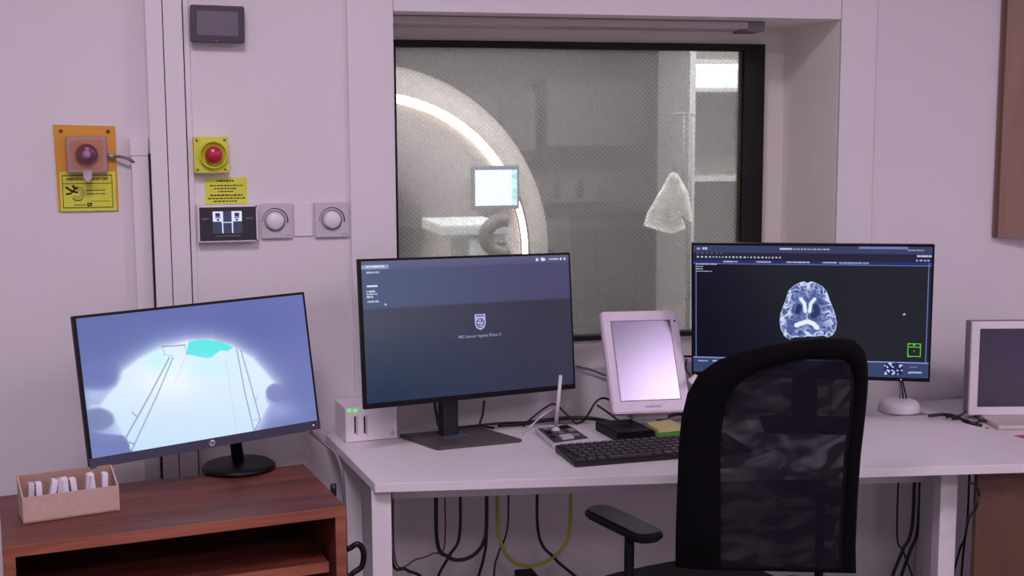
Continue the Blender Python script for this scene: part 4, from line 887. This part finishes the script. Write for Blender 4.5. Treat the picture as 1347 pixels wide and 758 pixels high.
for sx_ in (-1, 1):
    # armrest: post and pad
    a_ = MB(); a_.tube([Mch @ Vector((sx_*.16, -.06, .385)), Mch @ Vector((sx_*.235, -.09, .388)), Mch @ Vector((sx_*.258, -.10, .47)), Mch @ Vector((sx_*.258, -.10, .675))], .0105); ap = a_.build('armrest_post', BLK, ch_)
    MB().rrect(sx_*.258-.035, sx_*.258+.035, -.10, .13, .03, .0, .02, Mch @ Matrix.Translation((0, -.06, .692)) @ Matrix.Rotation(math.pi/2, 4, 'X') @ Matrix.Translation((0, -.01, 0)), .006).build('arm_pad', BLK, ch_)
MB().cyl((sc.x, sc.y, .10), (sc.x, sc.y, .394), .025).build('gas_column', BLK, ch_)
for k_ in range(5):
    a = fa+R(72*k_+20); d_ = Vector((math.cos(a), math.sin(a), 0)); c_ = Vector((sc.x, sc.y, 0))
    MB().tube([c_+Vector((0, 0, .11)), c_+d_*.15+Vector((0, 0, .10)), c_+d_*.29+Vector((0, 0, .075))], .018).build('base_arm', BLK, ch_)
    s_ = Vector((-d_.y, d_.x, 0)); MB().cyl(c_+d_*.29+Vector((0, 0, .031))-s_*.022, c_+d_*.29+Vector((0, 0, .031))+s_*.022, .03).build('castor', BLK, ch_)
# ============================================================ CABLES
def cable(pts, r, m, label, name='cable', grp=None):
    P = [Vector(p) for p in pts]; return solo(MB().tube(P, r, 8, 8), name, m, tuple(P[0]), label, 'cable', grp)
Z = lambda x, y, dz=.004: onZ(x, y, ZD+dz)
def hang(x, y, Y): return onY(x, y, Y)
cable([hang(571, 525, -.14)+Vector((0, 0, .0)), hang(574, 545, -.14), Z(580, 563), Z(610, 562), Z(660, 557), Z(700, 556)], .0035, CABM, 'black cable dropping from the centre monitor and running along the desk to the microphone')
cable([hang(637, 527, -.12), hang(635, 545, -.12), Z(632, 560), Z(650, 563)], .003, CABM, 'short black cable dropping behind the centre monitor stand')
cable([Z(655, 560), Z(690, 557, .006), Z(735, 551, .008), Z(775, 550.5, .008), Z(805, 556, .006), Z(818, 560)], .0055, CABM, 'thick black cable lying across the desk behind the microphone')
cable([Z(688, 561, .004), hang(700, 550, -.11), hang(718, 536, -.10), hang(730, 532, -.10), hang(745, 545, -.10), Z(758, 557), Z(768, 553), hang(775, 543, -.11), hang(783, 530, -.11), hang(792, 524, -.11), hang(803, 527, -.10), hang(815, 536, -.09)], .0028, CABM, 'looped black cable rising in two humps between microphone and tablet')
cable([hang(785, 533, -.10), hang(800, 543, -.11), Z(815, 554), Z(830, 558)], .0028, CABM, 'thin black cable running into the tablet base from the left')
cable([Z(684, 573, .003), Z(697, 562, .005), hang(712, 548, -.12), hang(728, 538, -.08), hang(742, 534, -.03)], .0026, WHC, 'thin pale cable curving up behind the microphone')
cable([hang(757, 482, -.02), hang(775, 486, -.02), hang(797, 494, -.02)], .0032, GREYC, 'grey cable stretched along the wall under the window, left of the tablet')
cable([hang(900, 469, -.02), hang(912, 469, -.02)], .003, CABM, 'short black cable at the wall between tablet and right monitor')
cable([Z(866, 553, .010), Z(885, 546, .010), Z(905, 543, .009), Z(930, 543.5, .008), Z(960, 545, .006)], .0055, CABM, 'thick black cable crossing behind the tablet toward the chair')
cable([Z(893, 543, .012), Z(903, 555), Z(913, 569), Z(921, 575)], .0022, CABM, 'thin black cable running down to the keyboard beside the chair')
cable([Z(826, 571, .003), Z(831, 576, .004), Z(836, 579, .018)], .0022, CABM, 'short black cable joining the keyboard to the tablet base')
pb = hang(912, 499, -.215)
cable([hang(903, 473, -.13), hang(902, 484, -.15), hang(906, 492, -.185), pb], .0024, CABM, 'black lead ending in a white plug beside the tablet')
Mpp = Matrix.Translation(pb) @ Matrix.Rotation(R(-38), 4, 'Y')
solo(MB().box(-.013, .013, -.006, .006, -.007, .007, M=Mpp, bev=.002), 'white_plug', WPL, tuple(pb), 'white plug hanging beside the upper right frame of the tablet', 'plug')
# cables behind the right end
cable([Z(1222, 547, .006), Z(1240, 545.5, .008), Z(1258, 548, .008), onZ(1272, 556, .728), onZ(1292, 560, .722)], .0045, CABM, 'black cable spilling over the back of the desk at right')
cable([Z(1244, 549, .006), Z(1262, 547, .010), hang(1275, 541, -.22), onZ(1290, 553, .722), onZ(1305, 553, .722)], .0035, CABM, 'second black cable tangled under the white display')
cable([Z(1252, 551, .005), Z(1268, 552, .008), onZ(1283, 556, .722), onZ(1300, 548, .722)], .003, CABM, 'thin black cable crossing the tangle at the desk end')
cable([onZ(1268, 558, .722), onZ(1280, 563, .722), onZ(1290, 566, .722), onZ(1300, 563, .722)], .003, mat('beige_cable', (150, 140, 110), .5), 'beige cable lying at the desk end under the white display')
# leads at left monitor
e0 = ML @ Vector((W*.0+.255, .02, -.165))
cable([hang(396, 572, -.30), hang(400, 588, -.3), hang(405, 600, -.30), hang(410, 606, -.30)], .0018, GREYC, 'thin grey lead hanging under the left monitor')
cable([hang(408, 568, -.26), hang(428, 585, -.26), hang(443, 600, -.27), hang(452, 640, -.30), hang(456, 760, -.30)], .004, GREYC, 'grey cable running down between the wooden unit and the desk')
# under the desk
# the leads below the desk hang from its underside and end on the floor
def ucable(pts, *a, top=True, end=True, **k):
    P = [Vector(p) for p in pts]
    if top: P = [Vector((P[0].x, P[0].y, ZD-.026))]+P
    if end: q_ = P[-1]; P += [Vector((q_.x, q_.y, .10)), Vector((q_.x+.02, q_.y-.02, .012)), Vector((q_.x+.10, q_.y-.05, .010))]
    return cable(P, *a, **k)
ucable([hang(516, 736, -.2), hang(535, 750, -.2), hang(560, 775, -.2)], .004, CABM, 'black cable slanting down beside the left desk leg')
ucable([hang(575, 712, -.25), hang(590, 733, -.25), hang(605, 737, -.25), hang(622, 731, -.25), hang(635, 716, -.25), hang(640, 690, -.25), Vector((hang(640, 690, -.25).x, hang(640, 690, -.25).y, ZD-.026))], .005, CABM, 'thick black cable hanging in a loop under the desk', end=False)
ucable([hang(605, 700, -.22), hang(592, 730, -.22), hang(577, 757, -.22), hang(570, 790, -.22)], .004, CABM, 'black cable falling leftward under the desk')
ucable([hang(640, 700, -.2), hang(636, 735, -.2), hang(629, 762, -.2), hang(625, 800, -.2)], .004, CABM, 'black cable falling nearly straight under the desk')
ucable([hang(668, 690, -.18), hang(655, 730, -.18), hang(650, 760, -.18)], .0025, CABM, 'thin black cable falling under the desk beside the yellow one')
ucable([hang(655, 690, -.2), hang(662, 722, -.2), hang(676, 740, -.2), hang(700, 745, -.2), hang(722, 737, -.2), hang(742, 718, -.2), hang(750, 690, -.2), Vector((hang(750, 690, -.2).x, hang(750, 690, -.2).y, ZD-.026))], .0045, YGC, 'yellow-green earth cable hanging in a loop under the desk', end=False)
ucable([hang(520, 737, -.15), hang(548, 736, -.15), hang(570, 728, -.15), hang(585, 715, -.15), Vector((hang(585, 715, -.15).x, hang(585, 715, -.15).y, ZD-.026))], .002, REDC, 'thin red cable drooping under the desk', end=False)
ucable([hang(708, 700, -.2), hang(730, 735, -.2), hang(755, 757, -.2), hang(790, 790, -.2)], .004, CABM, 'black cable slanting rightward down under the desk')
ucable([hang(1200, 690, -.3), hang(1187, 725, -.3), hang(1174, 758, -.3), hang(1165, 790, -.3)], .0045, CABM, 'black cable slanting down under the desk, left of a pair')
ucable([hang(1208, 690, -.28), hang(1197, 725, -.28), hang(1185, 760, -.28), hang(1178, 790, -.28)], .0045, CABM, 'black cable slanting down under the desk, right of a pair')
ucable([hang(1180, 700, -.26), hang(1188, 725, -.26), hang(1200, 758, -.26), hang(1212, 790, -.26)], .0025, CABM, 'thin black cable crossing the pair under the desk')
ucable([hang(1272, 690, -.35), hang(1262, 725, -.35), hang(1254, 757, -.35), hang(1250, 790, -.35)], .003, CABM, 'black cable beside the right desk leg')
cable([onY(1276, 628, -.66)-Vector((0,0,.012)), hang(1285, 640, -.735), hang(1288, 652, -.735), hang(1284, 668, -.735), hang(1274, 684, -.68), hang(1268, 720, -.60), hang(1262, 790, -.58)], .003, CABM, 'black cable looping out beside the brown end panel')
ucable([hang(440, 700, -.4), hang(455, 722, -.35), hang(470, 716, -.35), hang(478, 726, -.35), hang(476, 745, -.35), hang(462, 757, -.35), hang(455, 780, -.35)], .007, CABM, 'bundled black cables bending down between the wooden unit and the desk')
solo(MB().box(onY(676, 750, -.12).x, onY(700, 750, -.12).x, -.2, -.12, .0, onY(690, 748, -.12).z, bev=.004), 'computer_case', BLK, (onY(688, 750, -.15).x, -.15, 0), 'black upright case standing by the wall below the yellow-green cable', 'computer case')
bpy.context.view_layer.update()
